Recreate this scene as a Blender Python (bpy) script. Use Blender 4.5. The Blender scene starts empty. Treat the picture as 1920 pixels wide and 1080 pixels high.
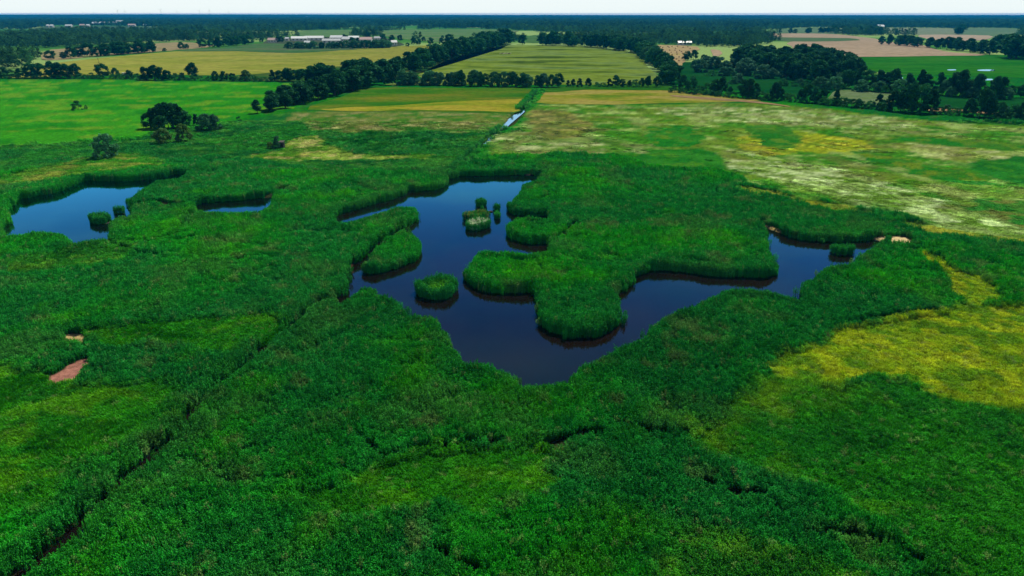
import bpy, math, random
import numpy as np
R = math.radians
random.seed(7); rng = np.random.default_rng(11)
scene = bpy.context.scene
COL = scene.collection

# ------------------------------------------------------------------ camera, world, sun, exposure
CAM_H, PITCH, F = 50.0, R(21.9), 1280.0          # focal length in pixels of the 1920 px wide photograph
cam_d = bpy.data.cameras.new('camera'); cam = bpy.data.objects.new('camera', cam_d); COL.objects.link(cam)
cam_d.sensor_width = 36; cam_d.lens = 24; cam_d.clip_start = 0.5; cam_d.clip_end = 60000
cam.location = (0, 0, CAM_H); cam.rotation_euler = (R(90) - PITCH, 0, 0)
scene.camera = cam

SUN_EL, SUN_AZ = R(51), R(22)                    # azimuth clockwise from +Y (the viewing direction)
sun_d = bpy.data.lights.new('sun', 'SUN'); sun_d.energy = 5.0; sun_d.angle = R(0.5); sun_d.color = (1, 0.96, 0.83)
sun = bpy.data.objects.new('sun', sun_d); COL.objects.link(sun)
sun.rotation_euler = (R(90) - SUN_EL, 0, math.pi - SUN_AZ)
world = bpy.data.worlds.new('World'); scene.world = world; world.use_nodes = True
wn, wl = world.node_tree.nodes, world.node_tree.links
bg = wn['Background']; sky = wn.new('ShaderNodeTexSky'); sky.sky_type = 'NISHITA'; sky.sun_disc = False
sky.sun_elevation = SUN_EL; sky.sun_rotation = SUN_AZ; sky.altitude = 0; sky.air_density = 1.0; sky.dust_density = 0.6; sky.ozone_density = 2.5
bg.inputs[1].default_value = 0.05
# thin clouds low over the horizon and a few soft ones higher up
tc = wn.new('ShaderNodeTexCoord'); sep = wn.new('ShaderNodeSeparateXYZ'); wl.new(tc.outputs['Generated'], sep.inputs[0])
dv = wn.new('ShaderNodeVectorMath'); dv.operation = 'DIVIDE'; mz = wn.new('ShaderNodeMath'); mz.operation = 'MAXIMUM'; mz.inputs[1].default_value = 0.03
wl.new(sep.outputs[2], mz.inputs[0]); wl.new(tc.outputs['Generated'], dv.inputs[0]); wl.new(mz.outputs[0], dv.inputs[1])
cn = wn.new('ShaderNodeTexNoise'); cn.inputs['Scale'].default_value = 0.9; cn.inputs['Detail'].default_value = 7; cn.inputs['Roughness'].default_value = 0.55
wl.new(dv.outputs[0], cn.inputs['Vector'])
cr = wn.new('ShaderNodeValToRGB'); cr.color_ramp.elements[0].position = 0.47; cr.color_ramp.elements[0].color = (0, 0, 0, 1)
cr.color_ramp.elements[1].position = 0.66; cr.color_ramp.elements[1].color = (0.6, 0.6, 0.6, 1)
wl.new(cn.outputs[0], cr.inputs[0])
hs = wn.new('ShaderNodeHueSaturation'); hs.inputs['Saturation'].default_value = 1.25; wl.new(sky.outputs[0], hs.inputs['Color'])
mx = wn.new('ShaderNodeMix'); mx.data_type = 'RGBA'; wl.new(cr.outputs[0], mx.inputs[0]); wl.new(hs.outputs[0], mx.inputs[6]); mx.inputs[7].default_value = (7.5, 7.7, 8.0, 1)
# milky band just over the horizon
hz = wn.new('ShaderNodeMapRange'); hz.interpolation_type = 'SMOOTHSTEP'; hz.inputs[1].default_value = 0.02; hz.inputs[2].default_value = 0.32
hz.inputs[3].default_value = 1; hz.inputs[4].default_value = 0; wl.new(sep.outputs[2], hz.inputs[0])
mx2 = wn.new('ShaderNodeMix'); mx2.data_type = 'RGBA'; wl.new(hz.outputs[0], mx2.inputs[0]); wl.new(mx.outputs[2], mx2.inputs[6]); mx2.inputs[7].default_value = (16.2, 17.8, 17.7, 1)
wl.new(mx2.outputs[2], bg.inputs[0])
scene.view_settings.view_transform = 'Standard'; scene.view_settings.look = 'None'
scene.view_settings.exposure = 0.12; scene.view_settings.gamma = 1; scene.view_settings.use_curve_mapping = False
scene.cycles.max_bounces = 6; scene.cycles.diffuse_bounces = 1; scene.cycles.glossy_bounces = 2; scene.cycles.transmission_bounces = 2
scene.cycles.volume_bounces = 1; scene.cycles.transparent_max_bounces = 4

# ------------------------------------------------------------------ geometry of the view: pixel of the photograph -> place on the ground
CP, SP = math.cos(PITCH), math.sin(PITCH)
def W(px, py, z=0.0):
    u, v = (px - 960) / F, (540 - py) / F
    dy, dz = CP + v * SP, -SP + v * CP
    t = (CAM_H - z) / -dz
    return (u * t, dy * t)
def poly(pts, z=0.0):            # a point may carry its own height as third value
    return np.array([W(p[0], p[1], p[2] if len(p) > 2 else z) for p in pts])
def smooth(P, n=4, closed=True):
    P = np.asarray(P); m = len(P); out = []
    for i in range(m if closed else m - 1):
        p0, p1, p2, p3 = (P[(i + k - 1) % m] if closed else P[min(max(i + k - 1, 0), m - 1)] for k in range(4))
        for j in range(n):
            t = j / n
            out.append(0.5 * (2 * p1 + (p2 - p0) * t + (2 * p0 - 5 * p1 + 4 * p2 - p3) * t * t + (3 * p1 - p0 - 3 * p2 + p3) * t ** 3))
    if not closed: out.append(P[-1])
    return np.array(out)

def _hash(ix, iy, s):
    h = (ix.astype(np.int64) * 374761393 + iy.astype(np.int64) * 668265263 + s * 1442695041) & 0xffffffff
    h = ((h ^ (h >> 13)) * 1274126177) & 0xffffffff
    h = (h ^ (h >> 16)) & 0xffffffff
    return h / 4294967295.0
def vn(x, y, s=0):
    ix, iy = np.floor(x), np.floor(y); fx, fy = x - ix, y - iy
    fx = fx * fx * (3 - 2 * fx); fy = fy * fy * (3 - 2 * fy)
    a, b, c, d = _hash(ix, iy, s), _hash(ix + 1, iy, s), _hash(ix, iy + 1, s), _hash(ix + 1, iy + 1, s)
    return (a * (1 - fx) + b * fx) * (1 - fy) + (c * (1 - fx) + d * fx) * fy
def fbm(x, y, scale, s=0, o=4):          # 0..1, scale = size in metres of the largest feature
    x = x / scale; y = y / scale; v = 0; a = 0.5; t = 0
    for k in range(o):
        v = v + a * vn(x + 17.3 * k, y - 9.1 * k, s + k * 31); t += a; a *= 0.5; x = x * 2.03 + y * 0.31; y = y * 2.03 - x * 0.15
    return v / t
def sstep(a, b, x): t = np.clip((x - a) / (b - a), 0, 1); return t * t * (3 - 2 * t)

def seg_dist(x, y, A, B):                # distance from points to a set of segments
    out = np.full(x.shape, 1e9)
    for i in range(len(A)):
        ax, ay = A[i]; dx, dy = B[i] - A[i]; L = dx * dx + dy * dy + 1e-12
        t = np.clip(((x - ax) * dx + (y - ay) * dy) / L, 0, 1)
        np.minimum(out, (x - ax - t * dx) ** 2 + (y - ay - t * dy) ** 2, out=out)
    return np.sqrt(out)
def sdf(x, y, P, margin=12.0):           # negative inside
    out = np.full(x.shape, margin * 1.0)
    lo, hi = P.min(0) - margin, P.max(0) + margin
    m = (x > lo[0]) & (x < hi[0]) & (y > lo[1]) & (y < hi[1])
    if not m.any(): return out
    X, Y = x[m], y[m]; Q = np.roll(P, -1, 0)
    d = seg_dist(X, Y, P, Q); ins = np.zeros(X.shape, bool)
    for (x1, y1), (x2, y2) in zip(P, Q):
        if y1 == y2: continue
        c = ((y1 > Y) != (y2 > Y)) & (X < (x2 - x1) * (Y - y1) / (y2 - y1) + x1)
        ins ^= c
    out[m] = np.where(ins, -d, np.minimum(d, margin)); return out
def line_dist(x, y, P, margin=14.0):
    out = np.full(x.shape, margin * 1.0); lo, hi = P.min(0) - margin, P.max(0) + margin
    m = (x > lo[0]) & (x < hi[0]) & (y > lo[1]) & (y < hi[1])
    if m.any(): out[m] = np.minimum(seg_dist(x[m], y[m], P[:-1], P[1:]), margin)
    return out

# ------------------------------------------------------------------ traced outlines (photograph pixels)
N = 2.5      # near shores are seen over the reed tops, far shores at the water line
MAIN = [(850,334),(862,330),(900,331),(940,329),(985,329),(1003,330),(1018,331),(1012,334,N),(997,336,N),(983,345,N),(978,358,N),(970,366,N),(957,380,N),
 (955,392),(960,402),(980,404),(1010,404),(1030,405),(1028,408,N),(1000,405,N),(968,408,N),(950,418,N),(946,430),(955,446),(975,453),(1000,457),(1028,458),
 (1032,464,N),(1010,472,N),(993,473,N),(967,469,N),(917,468,N),(893,474,N),(884,490,N),(875,505,N),(875,517),(882,532),(900,542),(940,549),(975,550),(1003,546),
 (1006,563),(1008,590),(1012,608),(1030,623),(1060,632),(1090,634),(1120,629),(1150,613),(1163,598),(1163,575,N),(1155,558,N),(1150,545,N),(1148,537,N),(1158,527,N),(1172,518,N),(1190,511,1),
 (1215,508),(1250,507),(1280,509),(1313,514),(1363,519),(1420,521),(1445,517),(1453,508),(1452,492,N),(1447,480,N),(1444,450,N),(1435,437,1),(1424,425),(1440,428),
 (1462,438),(1497,449),(1547,454),(1613,453),(1645,450),(1650,457,.5),(1644,463,1),(1628,466,N),(1624,480,1),(1602,490,N),(1576,494,N),(1548,500,N),(1539,507,N),(1535,517,N),(1513,527,N),(1508,543,N),(1503,556,N),
 (1470,546,N),(1430,538,N),(1397,537,N),(1363,541,N),(1347,550,N),(1320,562,N),(1310,574,N),(1280,578,N),(1257,587,N),(1240,602,N),(1207,627,N),(1187,640,N),(1140,662,N),(1107,677,N),(1087,693,N),(1073,712,N),
 (1040,717,N),(973,718,N),(963,705,N),(940,690,N),(907,678,N),(873,672,N),(853,655,.8),(843,643,.8),(830,630,.8),(827,613,N),(822,597,N),(800,588,N),(760,584,N),(750,570,N),(737,554,N),(703,546,N),(700,536,N),(677,534,N),(665,545,N),
 (646,556,N),(634,566,N),(622,568),(636,556),(648,542),(652,520),(676,506),(683,512),(700,512),(740,504),(780,489),(788,480),(788,463,N),(783,444,N),(767,433,N),
 (757,431,N),(766,424),(777,414),(780,402,1),(779,388,N),(768,384,N),(743,386,N),(717,394,N),(683,404,N),(660,411,N),(630,412,N),(628,405),(667,393),(700,383),(733,374),(757,364),(763,358),(790,358),(817,356),(836,349),(838,338)]
LEFT = [(30,375),(67,369),(117,358),(160,340),(200,341),(267,339),(313,333),(323,329),(363,324),(383,318),(376,322,1),(360,326,1),(333,331,N),(300,335,N),(277,344,N),(260,357,N),(244,370,N),(241,384),(247,391),(243,402,N),(232,403,N),
 (222,406,N),(208,412,N),(203,430,N),(200,441,N),(187,445,N),(160,448,N),(143,452,N),(130,448,N),(117,437,N),(67,434,N),(6,437,N),(4,428),(16,412),(12,393),(24,384)]
CHAN = [(368,387),(400,380),(450,376),(500,371),(514,371),(512,390),(486,396,N),(433,394,N),(370,393,N)]
FARWATER = [(943,237),(955,222),(970,208),(984,201),(987,208),(974,223),(958,237)]
DITCH = [smooth(poly([(-60,1190),(50,1077),(110,1033),(133,1007),(187,953),(233,910),(283,860),(315,838),(353,800),(368,770),(410,730),(457,693),(500,653),(553,610),(590,578),(632,566)], .3), 3, False),
         smooth(poly([(676,500),(700,470),(740,440),(775,420)], .5), 3, False),
         smooth(poly([(850,332),(862,312),(917,262),(950,232),(984,203),(1010,172)]), 3, False)]
DW = [1.2, 1.8, .7]
SEAMS = [smooth(poly(s, .5), 3, False) for s in (
 [(243,396),(270,384),(300,380),(330,388),(382,382)], [(495,373),(515,363),(537,354)],
 [(660,812),(695,840),(722,862),(760,850),(830,842),(940,832)], [(1030,836),(1075,822),(1120,814)], [(1145,802),(1190,806),(1245,818),(1290,816)],
 [(1325,905),(1350,918),(1400,930),(1435,935),(1462,968)], [(1545,1003),(1600,1010),(1650,1022),(1720,1055)], [(820,1035),(850,1060),(890,1075)],
 [(425,330),(450,327),(480,326)], [(1700,475),(1760,472),(1800,480),(1920,488)], [(1645,452),(1690,448),(1705,462),(1740,468)], [(1450,595),(1500,600),(1560,612),(1640,600),(1750,585)],
 [(205,458),(270,480),(330,478)], [(380,400),(330,440),(390,452)],
 [(1060,350),(1010,380)], [(1030,455),(1060,440),(1080,420)], [(880,490),(940,492),(1000,500),(1020,520)])]
POOLS = [smooth(poly(P), 3) for P in (MAIN, LEFT, CHAN, FARWATER)]
ISLES = {  # name -> (outline, height factor, label)
 'a': ([(780,545),(788,557),(820,563),(845,557),(858,543),(858,530,1.5),(848,521,1.5),(832,519,1.5),(812,522,1.5),(787,530,1.5)], 1.0, 'oval reed island alone in the dark middle of the main pond'),
 'c': ([(893,387),(901,389),(910,387),(910,381,.5),(900,380,.5),(893,382,.5)], .8, 'tiny round reed tuft topmost of the islets in the main pond'),
 'd': ([(869,412),(880,414),(900,414),(916,410),(918,402,.8),(900,399,.8),(880,401,.8),(870,405,.8)], .7, 'straggly mottled reed islet just behind the pale topped one'),
 'e': ([(875,430),(885,433),(905,431),(918,425),(919,418,.5),(905,415,.5),(885,417,.5),(875,422,.5)], .7, 'round reed islet with pale whitish plants on top'),
 'f': ([(904,396),(914,397),(924,396),(924,393,.8),(912,392,.8),(904,393,.8)], .7, 'thin flat reed strip between the round tuft and the straggly islet'),
 'g': ([(925,395),(931,398),(936,397),(936,391,.5),(930,390,.5),(925,392,.5)], .9, 'small upright reed tuft at the right end of the islet group'),
 'h': ([(929,410),(935,411),(937,407),(934,403),(929,404)], .5, 'low dark reed clump below the upright tuft of the islet group'),
 'b': ([(1557,474),(1570,478),(1588,479),(1600,475),(1600,468,.7),(1585,466,.7),(1560,466,.7)], .8, 'flat topped reed islet in the right arm of the pond'),
 'i': ([(168,415),(180,421),(200,420),(209,414),(207,404,1.5),(190,401,1.5),(170,404,1.5)], 1.0, 'blocky reed islet in the left pond'),
 'j': ([(214,399),(223,402),(232,399),(231,392,1.5),(222,390,1.5),(215,393,1.5)], .9, 'small reed tuft between the blocky islet and the shore of the left pond'),
 'k': ([(1660,453),(1664,455),(1668,453),(1664,451)], .5, 'tiny bush of reeds on the pale sand spit'),
}
ISLE_P = {k: smooth(poly(v[0]), 3) for k, v in ISLES.items()}

# vegetation zones: outline, softness, edge wander, plant height, three colours, size of the mottling
G = lambda r, g, b: np.array((r, g, b))
ZONES = [
 ('field', [(-500,150),(520,155),(700,158),(640,172),(560,200),(480,214),(440,228),(300,250),(240,262),(0,275),(-500,300)], 2, 4, .15, G(.014,.16,.005), G(.028,.20,.006), G(.09,.215,.010), 20),
 ('smooth', [(-500,302),(240,264),(300,252),(440,229),(600,206),(960,214),(940,240),(880,300),(840,316),(600,322),(480,303),(360,298),(100,318),(-500,345)], 4, 6, .9, G(.008,.090,.012), G(.016,.125,.010), G(.035,.14,.014), 16),
 ('mottle', [(540,214),(600,208),(960,213),(938,238),(900,248),(780,246),(700,255),(600,245),(560,230)], 4, 9, .4, G(.10,.14,.025), G(.03,.12,.008), G(.20,.19,.07), 9),
 ('dark', [(585,258),(640,249),(760,252),(830,262),(840,276),(760,290),(680,290),(610,280)], 5, 8, 1.2, G(.008,.085,.010), G(.010,.10,.010), G(.02,.11,.01), 12),
 ('pale', [(470,292),(530,282),(545,262),(590,256),(620,275),(700,292),(820,288),(800,298),(620,302),(480,302)], 2, 5, .4, G(.15,.22,.03), G(.06,.16,.01), G(.30,.28,.10), 7),
 ('pale', [(150,300),(240,289),(300,300),(300,312),(180,330),(60,345),(0,352),(-60,345),(60,325)], 3, 4, .8, G(.07,.16,.012), G(.025,.14,.006), G(.17,.20,.03), 8),
 ('strip', [(950,238),(990,200),(1008,172),(1022,172),(1010,200),(985,232),(915,292),(890,292)], 2, 2, .9, G(.010,.14,.010), G(.014,.16,.010), G(.03,.17,.01), 9),
 ('meadow', [(1012,196),(1200,197),(1420,192),(1700,222),(1920,235),(2500,270),(2500,520),(1920,448),(1820,438),(1690,408),(1600,385),(1500,372),(1410,345),(1340,318),(1150,294),(960,292),(915,290),(985,230)], 4, 7, .3, G(.08,.15,.012), G(.03,.14,.006), G(.19,.27,.07), 13),
 ('palest', [(1320,270),(1460,298),(1620,330),(1780,378),(1930,430),(1930,445),(1800,428),(1650,392),(1520,356),(1400,325)], 4, 9, .3, G(.17,.25,.06), G(.08,.16,.012), G(.33,.41,.19), 6),
 ('palest', [(1250,202),(1420,200),(1600,214),(1720,236),(1600,240),(1450,232),(1300,226)], 5, 12, .3, G(.15,.22,.05), G(.06,.14,.01), G(.30,.37,.16), 7),
 ('palest', [(1680,268),(1800,276),(1930,292),(1930,300),(1810,303),(1720,294)], 4, 9, .3, G(.21,.27,.07), G(.12,.19,.02), G(.33,.37,.16), 9),
 ('palest', [(960,245),(1150,262),(1240,280),(1100,290),(940,286)], 4, 9, .3, G(.12,.18,.04), G(.05,.14,.012), G(.28,.32,.14), 10),
 ('yellow', [(1385,262),(1440,240),(1520,250),(1630,266),(1600,288),(1500,284),(1430,296)], 3, 6, .3, G(.19,.235,.008), G(.10,.17,.008), G(.28,.28,.02), 8),
 ('yellow', [(1010,205),(1080,215),(1120,240),(1060,262),(980,250)], 4, 9, .3, G(.12,.16,.02), G(.07,.10,.02), G(.20,.19,.05), 9),
 ('green', [(1222,238),(1300,236),(1312,262),(1290,276),(1230,274)], 2, 5, .28, G(.010,.12,.008), G(.02,.14,.01), G(.07,.15,.01), 9),
 ('green', [(1160,288),(1320,280),(1350,300),(1345,322),(1200,310)], 4, 8, .28, G(.010,.11,.008), G(.02,.14,.01), G(.04,.15,.01), 9),
 ('green', [(1395,240),(1470,238),(1500,262),(1470,282),(1430,270)], 2, 5, .28, G(.012,.11,.008), G(.03,.13,.01), G(.07,.15,.01), 9),
 ('green', [(1690,256),(1800,262),(1930,272),(1930,284),(1800,276),(1700,268)], 2, 5, .28, G(.012,.12,.008), G(.03,.13,.01), G(.07,.15,.01), 9),
 ('green', [(1610,285),(1700,296),(1800,318),(1860,345),(1760,335),(1660,310)], 2, 6, .28, G(.012,.12,.008), G(.03,.13,.01), G(.10,.16,.01), 9),
 ('green', [(1800,315),(1840,298),(1980,296),(1980,345),(1880,340)], 3, 7, .28, G(.010,.10,.008), G(.016,.14,.012), G(.03,.15,.01), 9),
 ('green', [(1800,388),(1870,372),(1980,388),(1980,430),(1880,418)], 3, 7, .28, G(.016,.12,.008), G(.04,.13,.01), G(.10,.11,.02), 7),
 ('yedge', [(1395,352),(1500,372),(1600,390),(1640,405),(1560,400),(1480,378),(1400,362)], 1, 3, .6, G(.10,.16,.012), G(.20,.22,.02), G(.05,.13,.01), 6),
 ('yedge', [(1690,415),(1820,440),(1930,452),(1930,462),(1800,452),(1700,430)], 1, 3, .6, G(.10,.16,.012), G(.20,.22,.02), G(.05,.13,.01), 6),
 ('gold', [(1435,692),(1520,655),(1590,622),(1680,603),(1790,578),(1860,572),(2100,600),(2200,830),(1920,788),(1840,768),(1750,746),(1700,716),(1620,708),(1560,724),(1480,726)], 2.0, 3, .75, G(.12,.18,.001), G(.06,.135,.001), G(.19,.225,.003), 4),
 ('gold', [(1725,480),(1760,484),(1800,514),(1835,520),(1880,560),(1840,575),(1790,560),(1780,530)], 1, 1.5, .7, G(.12,.18,.001), G(.06,.135,.001), G(.19,.225,.003), 3),
 ('olive', [(1290,790),(1370,740),(1440,700),(1560,728),(1720,760),(1560,850),(1400,870),(1300,850)], 4, 5, .9, G(.030,.115,.002), G(.055,.14,.002), G(.016,.105,.002), 5),
 ('lush', [(1350,830),(1600,720),(1700,718),(1800,765),(2300,850),(2300,1250),(1750,1250),(1720,1040),(1600,960),(1480,900)], 4, 4, 1.1, G(.010,.105,.002), G(.007,.088,.003), G(.026,.125,.002), 9),
 ('lush', [(740,872),(840,842),(1000,838),(1022,872),(1000,932),(860,960),(640,972),(560,945),(660,900)], 2, 3, .9, G(.012,.105,.001), G(.008,.085,.001), G(.030,.13,.001), 6),
 ('lush', [(-600,660),(60,700),(180,720),(300,720),(345,760),(330,800),(250,850),(120,905),(0,960),(-600,1010)], 3, 3, .9, G(.014,.110,.001), G(.008,.090,.001), G(.040,.14,.001), 6),
 ('lush', [(150,625),(300,606),(430,596),(550,600),(510,640),(430,668),(300,656),(230,650)], 2, 3, .9, G(.012,.110,.001), G(.008,.095,.001), G(.030,.14,.001), 6),
 ('lush', [(130,470),(210,452),(260,480),(160,510),(30,520),(0,500)], 2, 3, 1.2, G(.014,.10,.004), G(.010,.085,.004), G(.040,.12,.006), 6),
 ('lush', [(1240,1080),(1300,1000),(1420,1040),(1600,1080),(1640,1140),(1240,1140)], 2, 3, 1.4, G(.022,.13,.004), G(.010,.085,.004), G(.040,.13,.006), 6),
]
ZP = [(z[0], smooth(poly(z[1], .4), 2), *z[2:]) for z in ZONES]
BARE = [(smooth(poly(p), 3), c) for p, c in (
 ([(84,709),(112,702),(138,684),(172,680),(170,697),(156,710),(142,722),(98,720)], G(.30,.135,.10)),
 ([(122,632),(158,630),(162,647),(128,649)], G(.42,.30,.13)),
 ([(118,813),(128,812),(127,816)], G(.30,.15,.06)), ([(1033,845),(1062,842),(1062,851),(1036,852)], G(.16,.10,.03)),
 ([(1421,422),(1446,427),(1466,437),(1446,439),(1425,432)], G(.42,.32,.12)), ([(1632,450),(1680,445),(1712,455),(1700,465),(1655,466)], G(.52,.40,.20)),
 ([(983,328),(998,329),(996,332),(984,332)], G(.40,.33,.20)), ([(660,494),(684,500),(700,505),(682,508),(650,512)], G(.06,.035,.02)))]

def water_sdf(x, y, isles=False):
    s = np.full(x.shape, 12.0)
    for P in POOLS: s = np.minimum(s, sdf(x, y, P))
    for D, w in zip(DITCH, DW): s = np.minimum(s, line_dist(x, y, D) - w * (.8 + .5 * fbm(x, y, 6, 91, 2)))
    s = s + (fbm(x, y, 2.5, 5, 3) - .5) * 1.1 + (fbm(x, y, 8, 6, 2) - .5) * 1.4
    if isles:
        for P in ISLE_P.values(): s = np.maximum(s, -sdf(x, y, P))
    return s
def paint(x, y, seed=0):
    n1, n2, n3 = fbm(x, y, 22, 1), fbm(x, y, 7, 2), fbm(x, y, 2.2, 3, 3)
    reedA, reedB, reedC, reedD = G(.005,.092,.010), G(.006,.122,.003), G(.022,.150,.001), G(.026,.095,.013)
    t = sstep(.35, .68, n1)[:, None]; c = reedA * (1 - t) + reedB * t
    t = sstep(.52, .80, n2 * .6 + n1 * .4)[:, None]; c = c * (1 - t) + reedC * t
    t = (sstep(.55, .75, fbm(x, y, 11, 77)) * .6)[:, None]; c = c * (1 - t) + reedD * t
    t = (sstep(.66, .80, fbm(x, y, 5, 63)) * .45)[:, None]; c = c * (1 - t) + G(.07,.085,.025) * t
    h = 1.9 + .9 * (n2 - .5) + .5 * (n1 - .5)
    ridge = np.abs(fbm(x, y, 18, 41, 3) - .5); h = h * (.62 + .38 * sstep(0, .05, ridge))
    for (nm, P, soft, warp, zh, a, b, d, sc) in ZP:
        s = sdf(x, y, P, max(12., soft + warp)) + warp * 2 * (fbm(x, y, max(3., warp * 1.3), len(P), 4) - .5)
        w = sstep(soft * .5, -soft * .5, s)
        if not (w > 0).any(): continue
        f1, f2 = fbm(x, y, sc, 7 + len(P), 6), fbm(x * .8 + 50, y, sc * .6, 19 + len(P), 7)
        wd_ = .12 if nm in ('meadow','palest','mottle','yellow') else .07; t1 = sstep(.5 - wd_, .5 + wd_, f1)[:, None]; t2 = sstep(.59 - wd_, .59 + wd_, f2)[:, None]
        z = (a * (1 - t1) + b * t1) * (1 - t2 * .85) + d * t2 * .85
        if nm in ('meadow', 'palest', 'yellow'):       # mowing lines and wind-laid stems
            u = x * math.cos(.62) + y * math.sin(.62)
            st = vn(u / 1.5, (y * .81 - x * .58) / 40, 3) * .5 + .5 * fbm(x / 3.0, y, 2.4, 303, 3)
            z = z * (.30 + 1.4 * st[:, None])
            t3 = (sstep(.60, .72, fbm(x, y, 12, 201)) * .35)[:, None]; z = z * (1 - t3) + G(.11,.085,.03) * t3
        c = c * (1 - w[:, None]) + z * w[:, None]
        h = h * (1 - w) + zh * w * (.8 + .5 * n2)
    c = c * (.72 + .56 * n3[:, None])
    bare = np.full(x.shape, 12.0); bc = np.zeros(c.shape)
    for P, col in BARE:
        s = sdf(x, y, P, 4.) + (n3 - .5) * 1.6; k = s < bare; bare = np.where(k, s, bare); bc[k] = col
    return c, h, bare, bc, n3

# ------------------------------------------------------------------ materials
def mat(name):
    m = bpy.data.materials.new(name); m.use_nodes = True; nt = m.node_tree
    for n in list(nt.nodes): nt.nodes.remove(n)
    return m, nt.nodes, nt.links, nt.nodes.new('ShaderNodeOutputMaterial')
def leafmat(name, src, fixed=None, trans=.30, var=.35, gloss=.10, vscale=.15):
    m, n, l, out = mat(name)
    if src == 'inst': a = n.new('ShaderNodeAttribute'); a.attribute_type = 'INSTANCER'; a.attribute_name = 'col'; base = a.outputs['Color']
    else:
        rgb = n.new('ShaderNodeRGB'); rgb.outputs[0].default_value = (*fixed, 1); base = rgb.outputs[0]
    geo = n.new('ShaderNodeNewGeometry'); oi = n.new('ShaderNodeObjectInfo')
    nz = n.new('ShaderNodeTexNoise'); nz.inputs['Scale'].default_value = vscale; nz.inputs['Detail'].default_value = 3; l.new(geo.outputs['Position'], nz.inputs['Vector'])
    ad = n.new('ShaderNodeMath'); ad.operation = 'ADD'; l.new(nz.outputs[0], ad.inputs[0]); l.new(geo.outputs['Random Per Island'], ad.inputs[1])
    ad2 = n.new('ShaderNodeMath'); ad2.operation = 'ADD'; l.new(ad.outputs[0], ad2.inputs[0]); l.new(oi.outputs['Random'], ad2.inputs[1])
    mr = n.new('ShaderNodeMapRange'); mr.inputs[1].default_value = .5; mr.inputs[2].default_value = 2.5; mr.inputs[3].default_value = 1 - var; mr.inputs[4].default_value = 1 + var * 1.4
    l.new(ad2.outputs[0], mr.inputs[0])
    mu = n.new('ShaderNodeMix'); mu.data_type = 'RGBA'; mu.blend_type = 'MULTIPLY'; mu.inputs[0].default_value = 1
    l.new(base, mu.inputs[6]); cc = n.new('ShaderNodeCombineColor'); [l.new(mr.outputs[0], cc.inputs[i]) for i in range(3)]; l.new(cc.outputs[0], mu.inputs[7])
    di = n.new('ShaderNodeBsdfDiffuse'); tr = n.new('ShaderNodeBsdfTranslucent'); gl = n.new('ShaderNodeBsdfGlossy'); gl.inputs['Roughness'].default_value = .45
    l.new(mu.outputs[2], di.inputs[0]); l.new(mu.outputs[2], tr.inputs[0]); gl.inputs[0].default_value = (.35, .75, .45, 1)
    s1 = n.new('ShaderNodeMixShader'); s1.inputs[0].default_value = trans; l.new(di.outputs[0], s1.inputs[1]); l.new(tr.outputs[0], s1.inputs[2])
    s2 = n.new('ShaderNodeMixShader'); s2.inputs[0].default_value = gloss; l.new(s1.outputs[0], s2.inputs[1]); l.new(gl.outputs[0], s2.inputs[2]); l.new(s2.outputs[0], out.inputs[0])
    return m
def ramp(n, l, fac, stops):
    r = n.new('ShaderNodeValToRGB'); e = r.color_ramp.elements
    while len(e) < len(stops): e.new(.5)
    for k, (p, c) in zip(e, stops): k.position = p; k.color = (*c, 1)
    l.new(fac, r.inputs[0]); return r
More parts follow.
